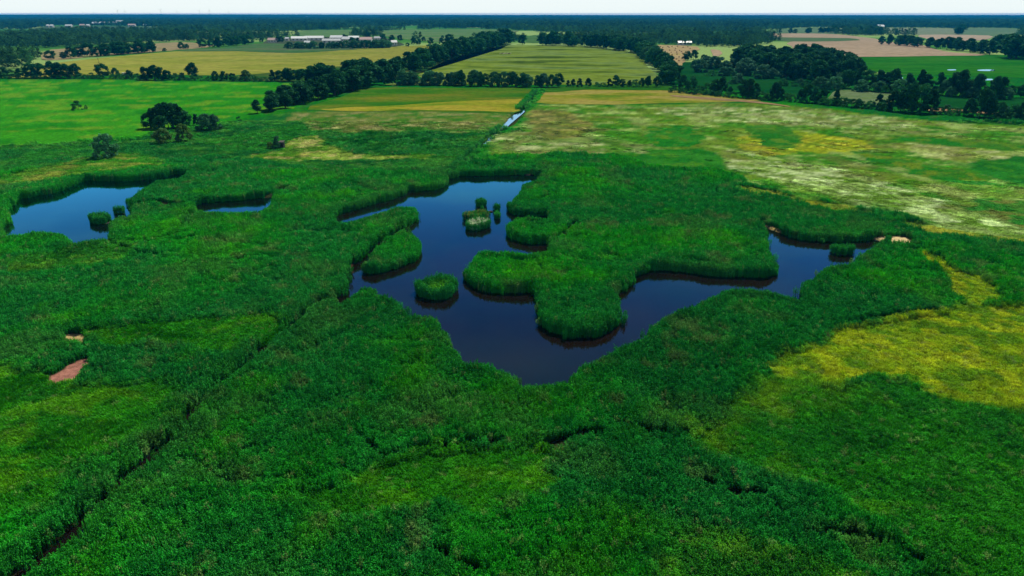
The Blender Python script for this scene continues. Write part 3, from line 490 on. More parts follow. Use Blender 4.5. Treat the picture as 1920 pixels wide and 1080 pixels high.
# ------------------------------------------------------------------ fields beyond the marsh
FIELDS = [  # name, outline px, z, colours, size, rot, lines, label
 ('green_field', [(577,207),(640,184),(693,166),(850,166),(1001,168),(975,195),(962,213),(780,209)], .42, [(.03,.17,.006),(.05,.21,.008),(.14,.23,.012),(.26,.24,.02)], 45, .1, 0, 'bright green field fading to yellow left of the far ditch'),
 ('yellow_strip', [(600,206),(700,201),(860,192),(980,186),(972,199),(962,211),(780,207),(680,209)], .48, [(.16,.30,.012),(.34,.36,.02),(.48,.40,.04),(.24,.33,.015)], 22, .1, 0, 'yellow straw coloured strip left of the far ditch'),
 ('tan_field', [(1006,194),(1020,172),(1100,168),(1235,166),(1320,178),(1420,190),(1250,195),(1100,197)], .42, [(.14,.28,.012),(.34,.35,.03),(.50,.40,.09),(.20,.31,.02)], 26, .1, 0, 'tan and yellow field right of the far ditch'),
 ('green_strip', [(1000,172),(1060,164),(1235,158),(1262,164),(1290,172),(1200,170),(1100,170),(1020,175)], .5, [(.03,.17,.006),(.06,.21,.01)], 26, .1, 0, 'thin bright green strip under the sparse tree row'),
 ('pasture', [(790,137),(850,112),(940,87),(1020,86),(1100,87),(1187,99),(1215,125),(1240,150),(1240,158),(1060,160),(840,160),(720,160),(790,150)], .42, [(.06,.11,.010),(.14,.23,.015),(.27,.37,.035),(.22,.33,.08),(.09,.17,.015)], 45, .05, 0, 'olive green pasture between the two converging tree lines'),
 ('rough_field', [(430,146),(560,132),(700,118),(870,90),(950,82),(935,92),(800,135),(720,152),(560,155)], .42, [(.05,.10,.02),(.03,.14,.015),(.10,.14,.03),(.04,.16,.02)], 40, .2, 0, 'rough dark green field behind the diagonal tree row'),
 ('barley_field', [(60,132),(100,119),(330,97),(440,97),(560,100),(640,94),(750,87),(845,87),(700,117),(560,131),(440,142),(240,140),(60,146),(0,147),(40,140)], .46, [(.30,.32,.04),(.38,.37,.06),(.26,.31,.03),(.42,.38,.10)], 70, .12, .06, 'large yellow green barley field'),
 ('green_field', [(330,97),(420,90),(480,83),(530,83),(660,92),(640,95),(560,100),(440,97)], .50, [(.05,.17,.04),(.09,.19,.06),(.16,.17,.08)], 60, .1, .05, 'green wedge of field above the barley'),
 ('stubble_field', [(75,112),(95,94),(230,86),(330,80),(372,82),(400,88),(330,95),(300,97),(200,105),(120,112)], .44, [(.28,.28,.10),(.40,.30,.16),(.20,.26,.07)], 50, .1, .05, 'tan stubble field behind the small tree belt'),
 ('far_meadow', [(700,62),(770,56),(955,56),(958,66),(915,74),(860,79),(800,78),(735,70)], .44, [(.10,.24,.05),(.15,.28,.08),(.22,.25,.12)], 90, .1, 0, 'pale green meadow on the far side of the farm'),
 ('far_meadow', [(560,60),(607,57),(680,57),(680,64),(607,70),(560,66)], .44, [(.12,.25,.06),(.16,.28,.09)], 90, .1, 0, 'small pale meadow hidden in trees behind the farm'),
 ('farm_yard', [(500,86),(505,74),(560,70),(700,70),(745,78),(745,88),(600,92)], .43, [(.05,.10,.03),(.12,.13,.08)], 30, .1, 0, 'green yard round the farm buildings'),
 ('clearing', [(60,60),(80,51),(170,49),(290,51),(300,58),(200,60)], .43, [(.05,.11,.03),(.08,.13,.05)], 60, .1, 0, 'clearing with the distant village'),
 ('far_strip', [(990,68),(1038,66),(1036,78),(990,80)], .44, [(.08,.22,.04),(.12,.24,.07)], 60, .1, 0, 'small green gap between woods at the end of the avenue'),
 ('straw_field', [(1205,85),(1304,88),(1304,97),(1281,106),(1284,116),(1272,126),(1256,124),(1227,104)], .44, [(.52,.37,.16),(.62,.46,.22),(.58,.46,.12)], 40, .7, .08, 'golden straw field dotted with round bales'),
 ('straw_field', [(1332,94),(1353,95),(1353,104),(1335,105)], .46, [(.60,.42,.24),(.66,.48,.30)], 40, .7, 0, 'small pinkish stubble patch glimpsed between the woods'),
 ('dark_field', [(1252,126),(1276,118),(1310,118),(1400,130),(1500,148),(1560,158),(1565,174),(1480,180),(1400,172),(1330,168),(1270,158),(1262,140)], .42, [(.006,.085,.016),(.010,.11,.018),(.020,.12,.02)], 40, .1, 0, 'deep green field in front of the silvery willows'),
 ('weedy_field', [(1555,186),(1570,170),(1640,174),(1676,178),(1668,196),(1600,194)], .46, [(.08,.20,.02),(.24,.32,.14),(.12,.24,.03)], 18, .1, 0, 'pale weedy strip behind the hedge'),
 ('dark_field', [(1740,180),(1930,185),(2100,192),(2100,225),(1930,212),(1800,206),(1745,200)], .42, [(.008,.10,.016),(.014,.13,.018)], 40, .1, 0, 'deep green field behind the hedge at far right'),
 ('bright_field', [(1532,107),(1680,105),(1847,103),(1889,104),(2200,112),(2200,160),(1920,147),(1810,143),(1680,139),(1602,129)], .43, [(.016,.19,.006),(.030,.23,.007),(.06,.25,.01)], 60, .1, .05, 'vivid green field below the pink stubble'),
 ('stubble_field', [(1480,79),(1540,77),(1607,76),(1644,78),(1700,81),(1727,85),(1760,96),(1847,104),(1760,106),(1524,107),(1490,93)], .47, [(.52,.37,.22),(.60,.44,.28),(.56,.42,.24)], 90, .1, .07, 'broad pink beige stubble field'),
 ('green_strip', [(1440,70),(1500,69),(1600,72),(1612,76),(1560,78),(1475,78)], .50, [(.10,.22,.07),(.18,.24,.10)], 60, .1, 0, 'thin green strip above the pink stubble'),
 ('stubble_field', [(1400,65),(1500,63),(1570,65),(1640,73),(1650,78),(1612,76),(1590,72),(1440,70)], .52, [(.54,.40,.24),(.62,.46,.30)], 60, .1, 0, 'narrow beige stubble strip beyond the green strip'),
 ('far_meadow', [(1420,62),(1500,53),(1563,53),(1633,61),(1570,64),(1500,63)], .44, [(.14,.26,.10),(.20,.30,.14)], 120, .1, 0, 'pale meadow dotted with small trees far right'),
 ('far_meadow', [(1645,53),(1787,54),(1787,66),(1655,62)], .44, [(.26,.32,.17),(.30,.36,.20)], 120, .1, 0, 'pale grey green far meadow left of the lone wood'),
 ('far_meadow', [(1800,54),(1905,54),(1890,69),(1797,66)], .44, [(.14,.26,.12),(.20,.30,.15)], 120, .1, 0, 'green far meadow right of the lone wood'),
 ('far_stubble', [(1725,66),(1850,67),(1842,76),(1760,77)], .52, [(.56,.42,.28),(.62,.48,.32)], 120, .1, 0, 'pink stubble behind the dark tree belt at right'),
 ('green_field', [(1308,60),(1390,63),(1402,70),(1310,69)], .44, [(.05,.19,.06),(.08,.22,.08)], 80, .1, 0, 'green field behind the central woods'),
 ('sandy_track', [(1260,180),(1300,182),(1420,192),(1470,199),(1480,202),(1420,195),(1300,186),(1262,183)], .55, [(.40,.26,.12),(.46,.30,.15)], 10, .1, 0, 'sandy track in front of the hedge at left'),
 ('sandy_track', [(1740,204),(1800,207),(1880,212),(1880,216),(1800,212),(1740,209)], .50, [(.50,.30,.13),(.55,.34,.16)], 10, .1, 0, 'orange sandy track behind the hedge at right'),
]
FP = []
for (nm, pp, z, cs, size, rot, lines, lb) in FIELDS:
    Pp = smooth(poly(pp), 3); jit = np.c_[vn(Pp[:, 0] / 11, Pp[:, 1] / 11, 3), vn(Pp[:, 0] / 11, Pp[:, 1] / 11, 4)] - .5
    Pp = Pp + jit * ((7 if 'strip' in nm or nm == 'tan_field' else 3) + 8 * (Pp[:, 1] > 800)[:, None]); FP.append((nm, Pp))
    sheet(nm, Pp, z + (.25 if Pp[:, 1].mean() > 900 else 0), fieldmat(nm, cs, size, .25 if Pp[:, 1].mean() < 700 else .08, .6, (2.2, 1), rot, lines), lb)
for lb, pp in (('bright sliver of water in the vivid green field', [(1833,132),(1850,131),(1865,132),(1862,134),(1845,134),(1835,133.5)]), ('smaller pale sliver of water in the vivid green field', [(1776,131.5),(1790,131),(1792,132.5),(1780,133)]),
               ('pale pool between the tall trees', [(1680,146),(1692,146),(1691,149),(1681,149)]), ('pale pool behind the tall trees at right', [(1838,149),(1860,149),(1858,151.5),(1840,151.5)])):
    sheet('pool_water', smooth(poly(pp), 3), .49 if 'vivid' in lb else .47, m_pool, lb)

# ------------------------------------------------------------------ trees
def crown_mesh(kind, seed, quads=1500):
    r = np.random.default_rng(seed); lobes = []
    if kind == 'round': n_, prof, w0, base = 30, lambda t: math.sin(math.pi * min(1, .18 + .80 * t)) ** .7, .38, .12
    elif kind == 'tall': n_, prof, w0, base = 30, lambda t: (math.sin(math.pi * min(1, .15 + .82 * t))) ** .8, .27, .12
    elif kind == 'spire': n_, prof, w0, base = 30, lambda t: (1 - t) ** .8 + .06, .30, .05
    elif kind == 'willow': n_, prof, w0, base = 34, lambda t: math.sqrt(max(0., 1 - (max(t, .0) ** 2.4))), .50, .02
    else: n_, prof, w0, base = 22, lambda t: math.sqrt(max(0., 1 - t * t)), .75, 0.
    lobed = r.uniform(.75, 1.15, 8)
    for k in range(n_):
        t = r.random() ** .85; z = base + (1 - base) * t * .93; rr = w0 * prof(t) * math.sqrt(r.uniform(.25, 1)); q = r.uniform(0, 2 * math.pi); rr *= lobed[int(q / 6.2832 * 8) % 8]
        lobes.append((rr * math.cos(q), rr * math.sin(q), z, r.uniform(.10, .18) * (1 if kind != 'spire' else .75) * (w0 / .42) ** .5))
    L = np.array(lobes); pick = r.integers(0, len(L), quads); d = r.normal(size=(quads, 3)); d /= np.linalg.norm(d, axis=1)[:, None]
    rad = L[pick, 3] * (r.random(quads) ** .35); c_ = L[pick, :3] + d * rad[:, None] * (1, 1, .8); c_[:, 2] = np.clip(c_[:, 2], .01, 1.05)
    nrm = d + r.normal(0, .55, (quads, 3)) + (0, 0, .25); nrm /= np.linalg.norm(nrm, axis=1)[:, None]
    tmp = r.normal(size=(quads, 3)); a_ = np.cross(nrm, tmp); a_ /= np.linalg.norm(a_, axis=1)[:, None]; b_ = np.cross(nrm, a_)
    s = r.uniform(.018, .038, quads)[:, None] * (1.25 if kind in ('willow', 'shrub') else 1)
    V = np.stack([c_ - a_ * s - b_ * s * .6, c_ + a_ * s - b_ * s * .6, c_ + a_ * s * .7 + b_ * s * .7, c_ - a_ * s * .7 + b_ * s * .7], 1).reshape(-1, 3)
    return [tuple(v) for v in V], [(4 * q, 4 * q + 1, 4 * q + 2, 4 * q + 3) for q in range(quads)]
def trunk_mesh(seed, top=.6, rad=.022, limbs=5):
    r = random.Random(seed); V, Fc = [], []
    def tube(p0, p1, r0, r1):
        from mathutils import Vector
        p0, p1 = Vector(p0), Vector(p1); ax = (p1 - p0).normalized(); s_ = ax.orthogonal().normalized(); t_ = ax.cross(s_); k = len(V)
        for p, q in ((p0, r0), (p1, r1)):
            for j in range(6): a_ = j * math.pi / 3; v = p + (s_ * math.cos(a_) + t_ * math.sin(a_)) * q; V.append(tuple(v))
        for j in range(6): Fc.append((k + j, k + (j + 1) % 6, k + 6 + (j + 1) % 6, k + 6 + j))
    p = (0, 0, -.02); rr = rad
    for z in (.12, .28, top):
        q = (p[0] + r.gauss(0, .01), p[1] + r.gauss(0, .01), z); tube(p, q, rr, rr * .7); p, rr = q, rr * .7
    for k in range(limbs):
        z = r.uniform(.15, top); a_ = r.random() * 6.28; L = r.uniform(.12, .24); tube((0, 0, z), (L * math.cos(a_), L * math.sin(a_), z + L * .9), rad * .4, rad * .15)
    return V, Fc
GREENS = {'round': (.008,.050,.014), 'tall': (.007,.043,.014), 'spire': (.006,.036,.012), 'willow': (.026,.095,.038), 'shrub': (.012,.065,.014)}
m_crown = {k: leafmat('leaves_' + k, 'fix', tuple(v * 1.9 for v in c_), trans=.22, var=.5, gloss=.008, vscale=.12) for k, c_ in GREENS.items()}
m_silver = leafmat('leaves_silver', 'fix', (.045,.15,.075), trans=.25, var=.30, gloss=.02, vscale=.12)
m_bright = leafmat('leaves_bright', 'fix', (.075,.17,.03), trans=.30, var=.30, gloss=.02, vscale=.12)
m_bark = plain('bark', (.06,.05,.04), .9, .3)
CR, TK = {}, {}
for kd in GREENS:
    CR[kd] = [mesh_obj('crown', *crown_mesh(kd, 900 + 13 * j + len(kd), {'shrub': 1300, 'willow': 2800}.get(kd, 2400)), m_crown[kd], link=False).data for j in range(3)]
    TK[kd] = [mesh_obj('trunk', *trunk_mesh(j, {'shrub': .3, 'willow': .45}.get(kd, .6), .02 if kd != 'shrub' else .03), m_bark, link=False).data for j in range(2)]
def recol(mesh, m): q = mesh.copy(); q.materials.clear(); q.materials.append(m); return q
CR['silver'] = [recol(q, m_silver) for q in CR['willow']]; TK['silver'] = TK['willow']
CR['bright'] = [recol(q, m_bright) for q in CR['willow']]; TK['bright'] = TK['willow']
KIND = {'round': ('oak_tree', 'round dark tree'), 'tall': ('alder_tree', 'tall dark tree'), 'spire': ('spruce_tree', 'pointed dark tree'), 'willow': ('willow_tree', 'domed willow'),
        'silver': ('willow_tree', 'silvery willow'), 'bright': ('willow_tree', 'pale topped willow'), 'shrub': ('shrub', 'low shrub')}
ORD = ['first','second','third','fourth','fifth','sixth','seventh','eighth','ninth','tenth','eleventh','twelfth','thirteenth','fourteenth','fifteenth','sixteenth','seventeenth','eighteenth','nineteenth','twentieth']
ORD += ['twenty-' + w for w in ORD[:9]] + ['thirtieth'] + ['thirty-' + w for w in ORD[:9]] + ['fortieth'] + ['forty-' + w for w in ORD[:9]]
ntree = [0]
def tree_at(x, y, h, kind, label, group=None, wide=1.):
    nm, _ = KIND[kind]; ntree[0] += 1; j = ntree[0]
    root = empty(nm, (x, y, .30), random.uniform(0, 6.28), (h * wide, h * wide, h)); tag(root, label, 'shrub' if kind == 'shrub' else 'tree', group)
    for nm2, me in (('crown', CR[kind][j % 3]), ('trunk', TK[kind][j % 2])):
        c_ = bpy.data.objects.new(nm2, me); COL.objects.link(c_); c_.parent = root
    return root
def hpx(px, py, hp):              # height in metres of something hp pixels tall standing at (px, py)
    x, y = W(px, py); d = math.hypot(y, CAM_H); return hp * (y * CP + CAM_H * SP) / F / (CP + (540 - py) / F * SP) * 1.0
def tree_px(px, py, hp, kind, label, group=None, wide=1.):
    x, y = W(px, py); return tree_at(x, y, hpx(px, py, hp), kind, label, group, wide)
def row(line, n, hp, kinds, where, group, end='left', jit=2.0, wide=1.1, share=False):
    """trees along a traced line; hp = height in px (start, end)"""
    L = poly(line); seg = np.r_[0, np.cumsum(np.linalg.norm(np.diff(L, axis=0), axis=1))]
    for k in range(n):
        t = (k + .5 + random.uniform(-.3, .3)) / n * seg[-1]; x, y = np.interp(t, seg, L[:, 0]), np.interp(t, seg, L[:, 1]); x += random.uniform(-jit, jit); y += random.uniform(-jit, jit)
        kd = random.choice(kinds); f = t / seg[-1]; py = 540 - F * ((y * SP - CAM_H * CP) / (y * CP + CAM_H * SP))
        hm = (hp[0] * (1 - f) + hp[1] * f) * random.uniform(.78, 1.15) * (y * CP + CAM_H * SP) / F * 1.04
        if kd == 'shrub': hm *= .55
        lb = f'{KIND[kd][1]} {where}' if share else f'{KIND[kd][1]} {where}, {ORD[k]} from its {end} end'
        tree_at(x, y, hm, kd, lb, group, wide * random.uniform(.85, 1.2))

# lone bushes and clumps in the left marsh
tree_px(202, 298, 44, 'willow', 'big round dark bush standing alone left above the left pond', wide=1.0)
tree_px(306, 271, 29, 'bright', 'ragged light topped bush left of its taller twin below the dark copse', wide=1.05)
tree_px(345, 267, 33, 'bright', 'dense light topped bush right of the ragged one below the dark copse', wide=.85)
tree_px(521, 281, 24, 'silver', 'pale top bush leaning over the small dark hide', wide=.62)
tree_px(508, 282, 15, 'bright', 'small pale bush left of the dark hide', wide=.8)
tree_px(147, 207, 17, 'shrub', 'small dark bush alone in the bright green field at left', wide=.95)
tree_px(162, 206, 9, 'shrub', 'tiny shrub beside the lone bush in the bright green field', wide=.6)
for px, py, hp, w_, a_ in ((282,242,30,.85,'leftmost'),(289,241,36,.8,'second from left'),(297,242,40,.75,'third from left'),(306,241,45,.75,'fourth from left'),(316,241,47,.75,'tallest middle'),(325,241,46,.75,'sixth from left'),(334,240,44,.75,'seventh from left'),(341,240,38,.8,'second from right'),(346,240,33,.8,'rightmost')):
    tree_px(px, py, hp, 'tall' if hp > 36 else 'round', f'{a_} dark tree of the dense copse beside the bright field', 'dark copse in the left marsh', w_ * 1.35)
tree_px(305, 247, 30, 'round', 'low front tree of the dense dark copse', 'dark copse in the left marsh', 1.1)
tree_px(332, 246, 28, 'round', 'low right front tree of the dense dark copse', 'dark copse in the left marsh', 1.1)
tree_px(369, 235, 22, 'spire', 'small pointed dark tree left of the silvery bush', wide=1.3)
tree_px(388, 247, 32, 'willow', 'broad dark bush with silvery top right of the copse', wide=1.05); tree_px(403, 246, 30, 'silver', 'silvery top bush touching the broad dark bush', wide=.9)
tree_px(413, 243, 11, 'shrub', 'low shrub at the right foot of the silvery bush', wide=1.0)
tree_px(448, 228, 9, 'shrub', 'dark low shrub leading the diagonal tree row', wide=.9)

# row closing the bright field at left
A = [(-20,147,24,'round'),(8,147,22,'round'),(18,146,16,'shrub'),(38,147,18,'tall'),(60,147,30,'round'),(76,147,29,'round'),(98,147,31,'tall'),(112,147,29,'tall'),(128,147,28,'round'),(145,147,27,'round'),(172,147,11,'shrub'),(192,147,28,'round'),(218,147,19,'round'),(244,148,17,'round'),
     (275,151,26,'round'),(291,151,28,'tall'),(304,151,26,'round'),(315,151,20,'round'),(330,149,11,'shrub'),(343,149,13,'round'),(362,148,30,'tall'),(405,152,18,'round'),(421,152,19,'round'),(437,152,15,'round'),(462,152,20,'bright'),(474,152,12,'shrub'),(512,153,23,'spire')]
for k, (px, py, hp, kd) in enumerate(A):
    tree_px(px, py, hp, kd, f'{KIND[kd][1]} between green field and barley, {ORD[k]} from left', 'trees between the bright green field and the barley', {'round': 1.15, 'tall': 1.35}.get(kd, 1.2))
G_ = 'trees of the diagonal row beside the bright field'
row([(476,216),(520,208),(560,196),(610,184),(655,172),(694,158)], 24, (28, 42), ['tall', 'round', 'tall', 'round', 'spire'], 'in front file of diagonal row', G_, 'near left', 2.5, 1.35)
row([(500,206),(560,188),(620,174),(690,152)], 20, (30, 38), ['tall', 'round'], 'in back file of diagonal row', G_, 'near left', 2.5, 1.4)
row([(528,153),(570,153),(630,152),(690,148)], 20, (24, 34), ['tall', 'round', 'spire'], 'in row behind the diagonal row', 'trees behind the diagonal row', 'left', 4, 1.4)
row([(706,157),(740,150),(800,130),(850,112),(900,97),(950,84)], 30, (36, 24), ['tall', 'round', 'tall'], 'along left side of pasture', 'tree line along the left side of the pasture', 'near', 5, 1.35)
row([(715,146),(770,128),(850,104),(950,80)], 22, (30, 24), ['tall', 'round'], 'in back file left of pasture', 'back file of the tree line left of the pasture', 'near', 6, 1.4)
row([(722,160),(800,160),(900,162),(1000,164),(1052,164)], 30, (23, 26), ['willow', 'round', 'silver', 'round'], 'in dense row across field end', 'dense row across the field end', 'left', 1.5, .98)
for k, (px, hp, kd) in enumerate([(1065,14,'spire'),(1075,15,'tall'),(1087,18,'spire'),(1103,17,'tall'),(1118,9,'shrub'),(1130,9,'shrub'),(1142,17,'spire'),(1154,22,'tall'),(1166,16,'round'),(1180,13,'tall'),(1192,14,'shrub'),(1203,17,'tall'),(1215,21,'tall'),(1232,20,'round')]):
    tree_px(px, 164, hp, kd, f'{KIND[kd][1]} in sparse row below pasture, {ORD[k]} from left', 'sparse row below the pasture', 1.3)
row([(1240,162),(1262,158),(1250,140),(1225,118),(1205,104),(1185,96)], 26, (34, 22), ['round', 'willow', 'round', 'tall'], 'along right side of pasture', 'tree line along the right side of the pasture', 'near', 4, 1.25)
row([(1200,100),(1130,90),(1060,86),(1018,86)], 26, (24, 22), ['round', 'tall', 'round'], 'along far end of pasture', 'trees along the far end of the pasture', 'right', 8, 1.3)
tree_px(980, 84, 20, 'round', 'dark tree alone at the far left corner of the pasture', wide=1.0)
for k, (px, py, hp, kd) in enumerate([(1280,172,30,'round'),(1296,174,32,'round'),(1312,176,16,'shrub'),(1325,177,20,'shrub'),(1340,178,30,'round'),(1352,179,34,'tall'),(1368,181,18,'round'),(1392,184,34,'tall'),(1404,185,40,'spire'),(1416,185,28,'round'),
     (1440,189,14,'shrub'),(1452,189,34,'tall'),(1462,189,22,'round'),(1474,188,13,'shrub'),(1500,192,24,'tall'),(1513,193,34,'round'),(1528,194,32,'round'),(1542,195,30,'round'),(1566,198,30,'spire'),(1578,199,17,'shrub'),(1588,200,16,'shrub'),(1608,202,16,'willow'),(1630,204,15,'shrub'),(1646,205,30,'spire'),(1654,206,18,'round'),
     (1672,209,38,'tall'),(1688,210,46,'tall'),(1704,211,54,'round'),(1722,212,56,'round'),(1742,213,44,'tall'),(1774,212,15,'willow'),(1795,216,14,'shrub'),(1815,219,34,'tall'),(1836,220,52,'round'),(1848,221,44,'tall'),(1870,223,32,'round'),(1880,224,24,'willow'),(1898,226,30,'round'),(1915,228,36,'tall'),(1935,230,34,'round')]):
    tree_px(px, py, hp, kd, f'{KIND[kd][1]} in hedge bordering pale meadow, {ORD[k]} from left', 'trees of the hedge bordering the pale meadow', 1.05 if kd != 'round' else .92)
for k, (px, py, hp, kd) in enumerate([(1588,166,36,'round'),(1575,165,28,'willow'),(1612,168,42,'tall'),(1622,170,40,'round'),(1646,172,40,'tall'),(1660,173,36,'tall'),(1672,174,44,'tall'),(1700,176,38,'tall'),(1722,177,46,'spire'),(1735,176,36,'tall'),(1758,178,44,'spire'),(1772,180,30,'willow'),(1785,181,44,'tall'),(1798,182,50,'tall'),(1812,182,30,'silver'),(1830,184,44,'tall'),(1862,186,42,'tall'),(1875,186,40,'tall'),(1892,184,24,'round'),(1912,184,26,'round'),(1930,184,24,'round')]):
    tree_px(px, py, hp, kd, f'{KIND[kd][1]} between dark and vivid green fields, {ORD[k]} from left', 'tall trees between the dark and the vivid green field', 1.0)
row([(1650,84),(1700,87),(1760,92),(1820,98),(1870,104)], 24, (18, 22), ['tall', 'round', 'tall'], 'in belt right of pink stubble', 'tree belt right of the pink stubble', 'left', 8, 1.4)
row([(1885,112),(1900,108),(1935,112),(1960,116)], 10, (34, 46), ['round', 'tall'], 'in wood at right edge', 'wood at the right edge', 'left', 8, 1.5)
row([(1870,98),(1900,94),(1960,98)], 8, (26, 30), ['round', 'tall'], 'behind wood at right edge', 'wood at the right edge', 'left', 8, 1.5)
row([(150,107),(190,106),(240,102),(292,98)], 16, (22, 20), ['tall', 'round'], 'in belt above the barley', 'tree belt above the barley', 'left', 5, 1.4)
for px, py, hp, w_, lb in ((97,112,18,1.4,'round dark tree alone left of the barley'),(133,110,22,1.3,'taller dark tree next to the round one left of the barley'),(120,111,14,1.2,'short dark tree between two others left of the barley'),(309,97,7,1.6,'low shrub right of the tree belt above the barley'),(340,93,14,1.3,'left dark tree of the pair above the barley'),(350,92,10,1.3,'right lower tree of the pair above the barley')):
    tree_px(px, py, hp, 'round', lb, None, w_)
row([(370,90),(400,90),(430,87),(468,84)], 10, (16, 18), ['round', 'tall'], 'in clump left of green wedge', 'clump left of the green wedge', 'left', 6, 1.4)
row([(535,92),(600,92),(680,91),(735,90)], 24, (11, 14), ['round', 'willow'], 'screening the farm in front', 'trees screening the farm', 'left', 4, 1.3, True)
for k, (px, py, hp) in enumerate([(490,80,9),(505,80,8),(522,80,12),(528,80,12),(612,79,9),(647,77,13),(660,86,16),(672,80,10),(690,72,14),(720,78,14),(735,78,13),(750,77,12),(775,84,14),(785,84,12),(808,84,14),(827,84,13),(842,84,21),(765,88,8),(795,78,9),(830,72,6),(455,82,16)]):
    tree_px(px, py, hp, 'round', f'round dark tree among farm buildings and meadow, {ORD[k]} from left', 'scattered trees round the farm', 1.3)
# silvery willows in front of the right wood
for k, (px, py, hp, kd) in enumerate([(1302,128,15,'willow'),(1312,136,24,'silver'),(1325,128,22,'silver'),(1338,130,24,'silver'),(1350,128,20,'silver'),(1360,134,20,'silver'),(1336,143,11,'shrub'),(1356,143,17,'silver'),(1366,143,16,'willow'),(1374,128,18,'silver'),(1387,142,24,'silver'),(1398,136,27,'silver'),(1408,143,22,'silver'),(1430,148,26,'silver'),(1446,148,20,'silver'),(1384,156,18,'silver'),(1375,158,14,'willow'),(1320,116,14,'round'),(1300,112,18,'round'),(1288,114,19,'round'),(1500,160,12,'silver')]):
    tree_px(px, py, hp, kd, f'{KIND[kd][1]} of thicket in deep green field, {ORD[k]} one', 'silvery willows in the deep green field', 1.25 if kd != 'shrub' else 1.5)
# wood on the right
def in_poly(x, y, Pp): return sdf(np.array([x]), np.array([y]), Pp, 1.)[0] < 0
WH = poly([(1380,128),(1385,108),(1400,88),(1440,78),(1470,80),(1490,95),(1530,110),(1590,130),(1610,150),(1560,158),(1480,152),(1450,140)])
lo, hi = WH.min(0), WH.max(0); cnt = 0
for yy in np.arange(lo[1], hi[1], 13):
    for xx in np.arange(lo[0], hi[0], 12):
        x, y = xx + random.uniform(-4, 4), yy + random.uniform(-4, 4)
        if in_poly(x, y, WH) and cnt < 150:
            kd = random.choice(['tall', 'tall', 'spire', 'round']); cnt += 1; tree_at(x, y, random.uniform(13, 19), kd, f'{KIND[kd][1]} packed inside the dark wood left of the pink stubble', 'dark wood left of the pink stubble', 1.35)
row([(1265,174),(1370,184),(1480,191),(1600,203),(1700,212),(1800,218),(1935,231)], 38, (22, 26), ['shrub'], 'under hedge of pale meadow', 'shrubs under the hedge of the pale meadow', 'left', 1.5, 1.25)
row([(0,148),(120,148),(220,149),(330,151),(440,153),(520,154)], 34, (18, 16), ['shrub'], 'bordering barley field', 'shrubs bordering the barley', 'left', 1.5, 1.4)
row([(1450,160),(1560,168),(1700,178),(1900,188)], 24, (20, 24), ['shrub', 'shrub', 'willow'], 'below tall trees at right', 'undergrowth below the tall trees at right', 'left', 3, 1.2)
# small trees on the far right meadows
row([(1465,63),(1500,63),(1540,62),(1570,61)], 12, (9, 11), ['round', 'tall'], 'on pale meadow far right', 'small trees on the far right meadow', 'left', 14, 1.4)
row([(1560,62),(1600,64),(1640,66),(1650,66)], 12, (12, 14), ['tall', 'round'], 'on edge of beige strip', 'trees at the edge of the beige strip', 'left', 14, 1.4)
row([(1788,66),(1797,64),(1800,58)], 5, (16, 10), ['round', 'tall'], 'in lone wood between far meadows', 'lone wood between the far meadows', 'near', 8, 1.6)
print('trees', ntree[0], 'wood', cnt)

# far-off wood: one mass, thousands of trees
wood = bpy.data.collections.new('wood_trees')
m_far = leafmat('leaves_far', 'inst', trans=.2, var=.3, gloss=0.0, vscale=.03)
for k, (kd, sd) in enumerate((('round', 1), ('tall', 2), ('tall', 3), ('round', 4), ('spire', 5))):
    V, Fc = crown_mesh(kd, 500 + sd, 420); o = mesh_obj(f'w{k}_crown', V, Fc, m_far, link=False); wood.objects.link(o)
    for v in o.data.vertices: v.co.x *= 1.25; v.co.y *= 1.25
ng_wood = inst_tree('wood_crowns', wood)
clear = [Pp for nm, Pp in FP]
def wpts(y0, y1, sp):
    q = []
    for yy in np.arange(y0, y1, sp):
        w = (yy * .80 + 60); xs = np.arange(-w, w, sp); q.append(np.c_[xs + rng.uniform(-.5, .5, len(xs)) * sp, np.full(len(xs), yy) + rng.uniform(-.5, .5, len(xs)) * sp])
    return np.concatenate(q)
qs = [(wpts(700, 1500, 12.5), 1.0), (wpts(1500, 2800, 16), 1.1), (wpts(2800, 4600, 22), 1.5), (wpts(4600, 7000, 36), 1.9)]
Q = np.concatenate([a_ for a_, _ in qs]); SS = np.concatenate([np.full(len(a_), b_) for a_, b_ in qs]); x, y = Q.T
py = 540 - F * ((y * SP - CAM_H * CP) / (y * CP + CAM_H * SP)); px = 960 + F * x / (y * CP + CAM_H * SP)
ok = (py < 78)
WL = poly([(-400,147),(20,146),(55,130),(75,108),(95,92),(230,84),(330,78),(480,76),(480,60),(-400,60)]); ok |= sdf(x, y, WL, 1.) < 0
WR = poly([(1020,86),(1190,97),(1206,84),(1300,86),(1385,100),(1400,90),(1480,76),(1400,60),(1020,60)]); ok |= sdf(x, y, WR, 1.) < 0
for Pp in clear: ok &= sdf(x, y, Pp, 30.) > 3
ok &= ~((px > 1400) & (py > 67) ) | (px < 1480) & (py < 90)
ok &= ~((px > 955) & (px < 1005) & (py > 78))
ok &= (fbm(x, y, 260, 21, 3) > .45) | (y > 3600)
x, y, SS = x[ok], y[ok], SS[ok]; k = len(x)
hgt = rng.uniform(9, 19, k) * (.75 + .5 * fbm(x, y, 150, 31, 2)) * np.where(SS > 1.3, 1.1, 1); wd = hgt * SS * rng.uniform(.8, 1.1, k)
wc = (G(.012,.050,.016)[None] * (1 - fbm(x, y, 60, 41)[:, None]) + G(.028,.085,.022) * fbm(x, y, 60, 41)[:, None]) * (rng.uniform(.5, 1.5, k) * np.where(y > 2500, .75, 1.0))[:, None] * 1.7
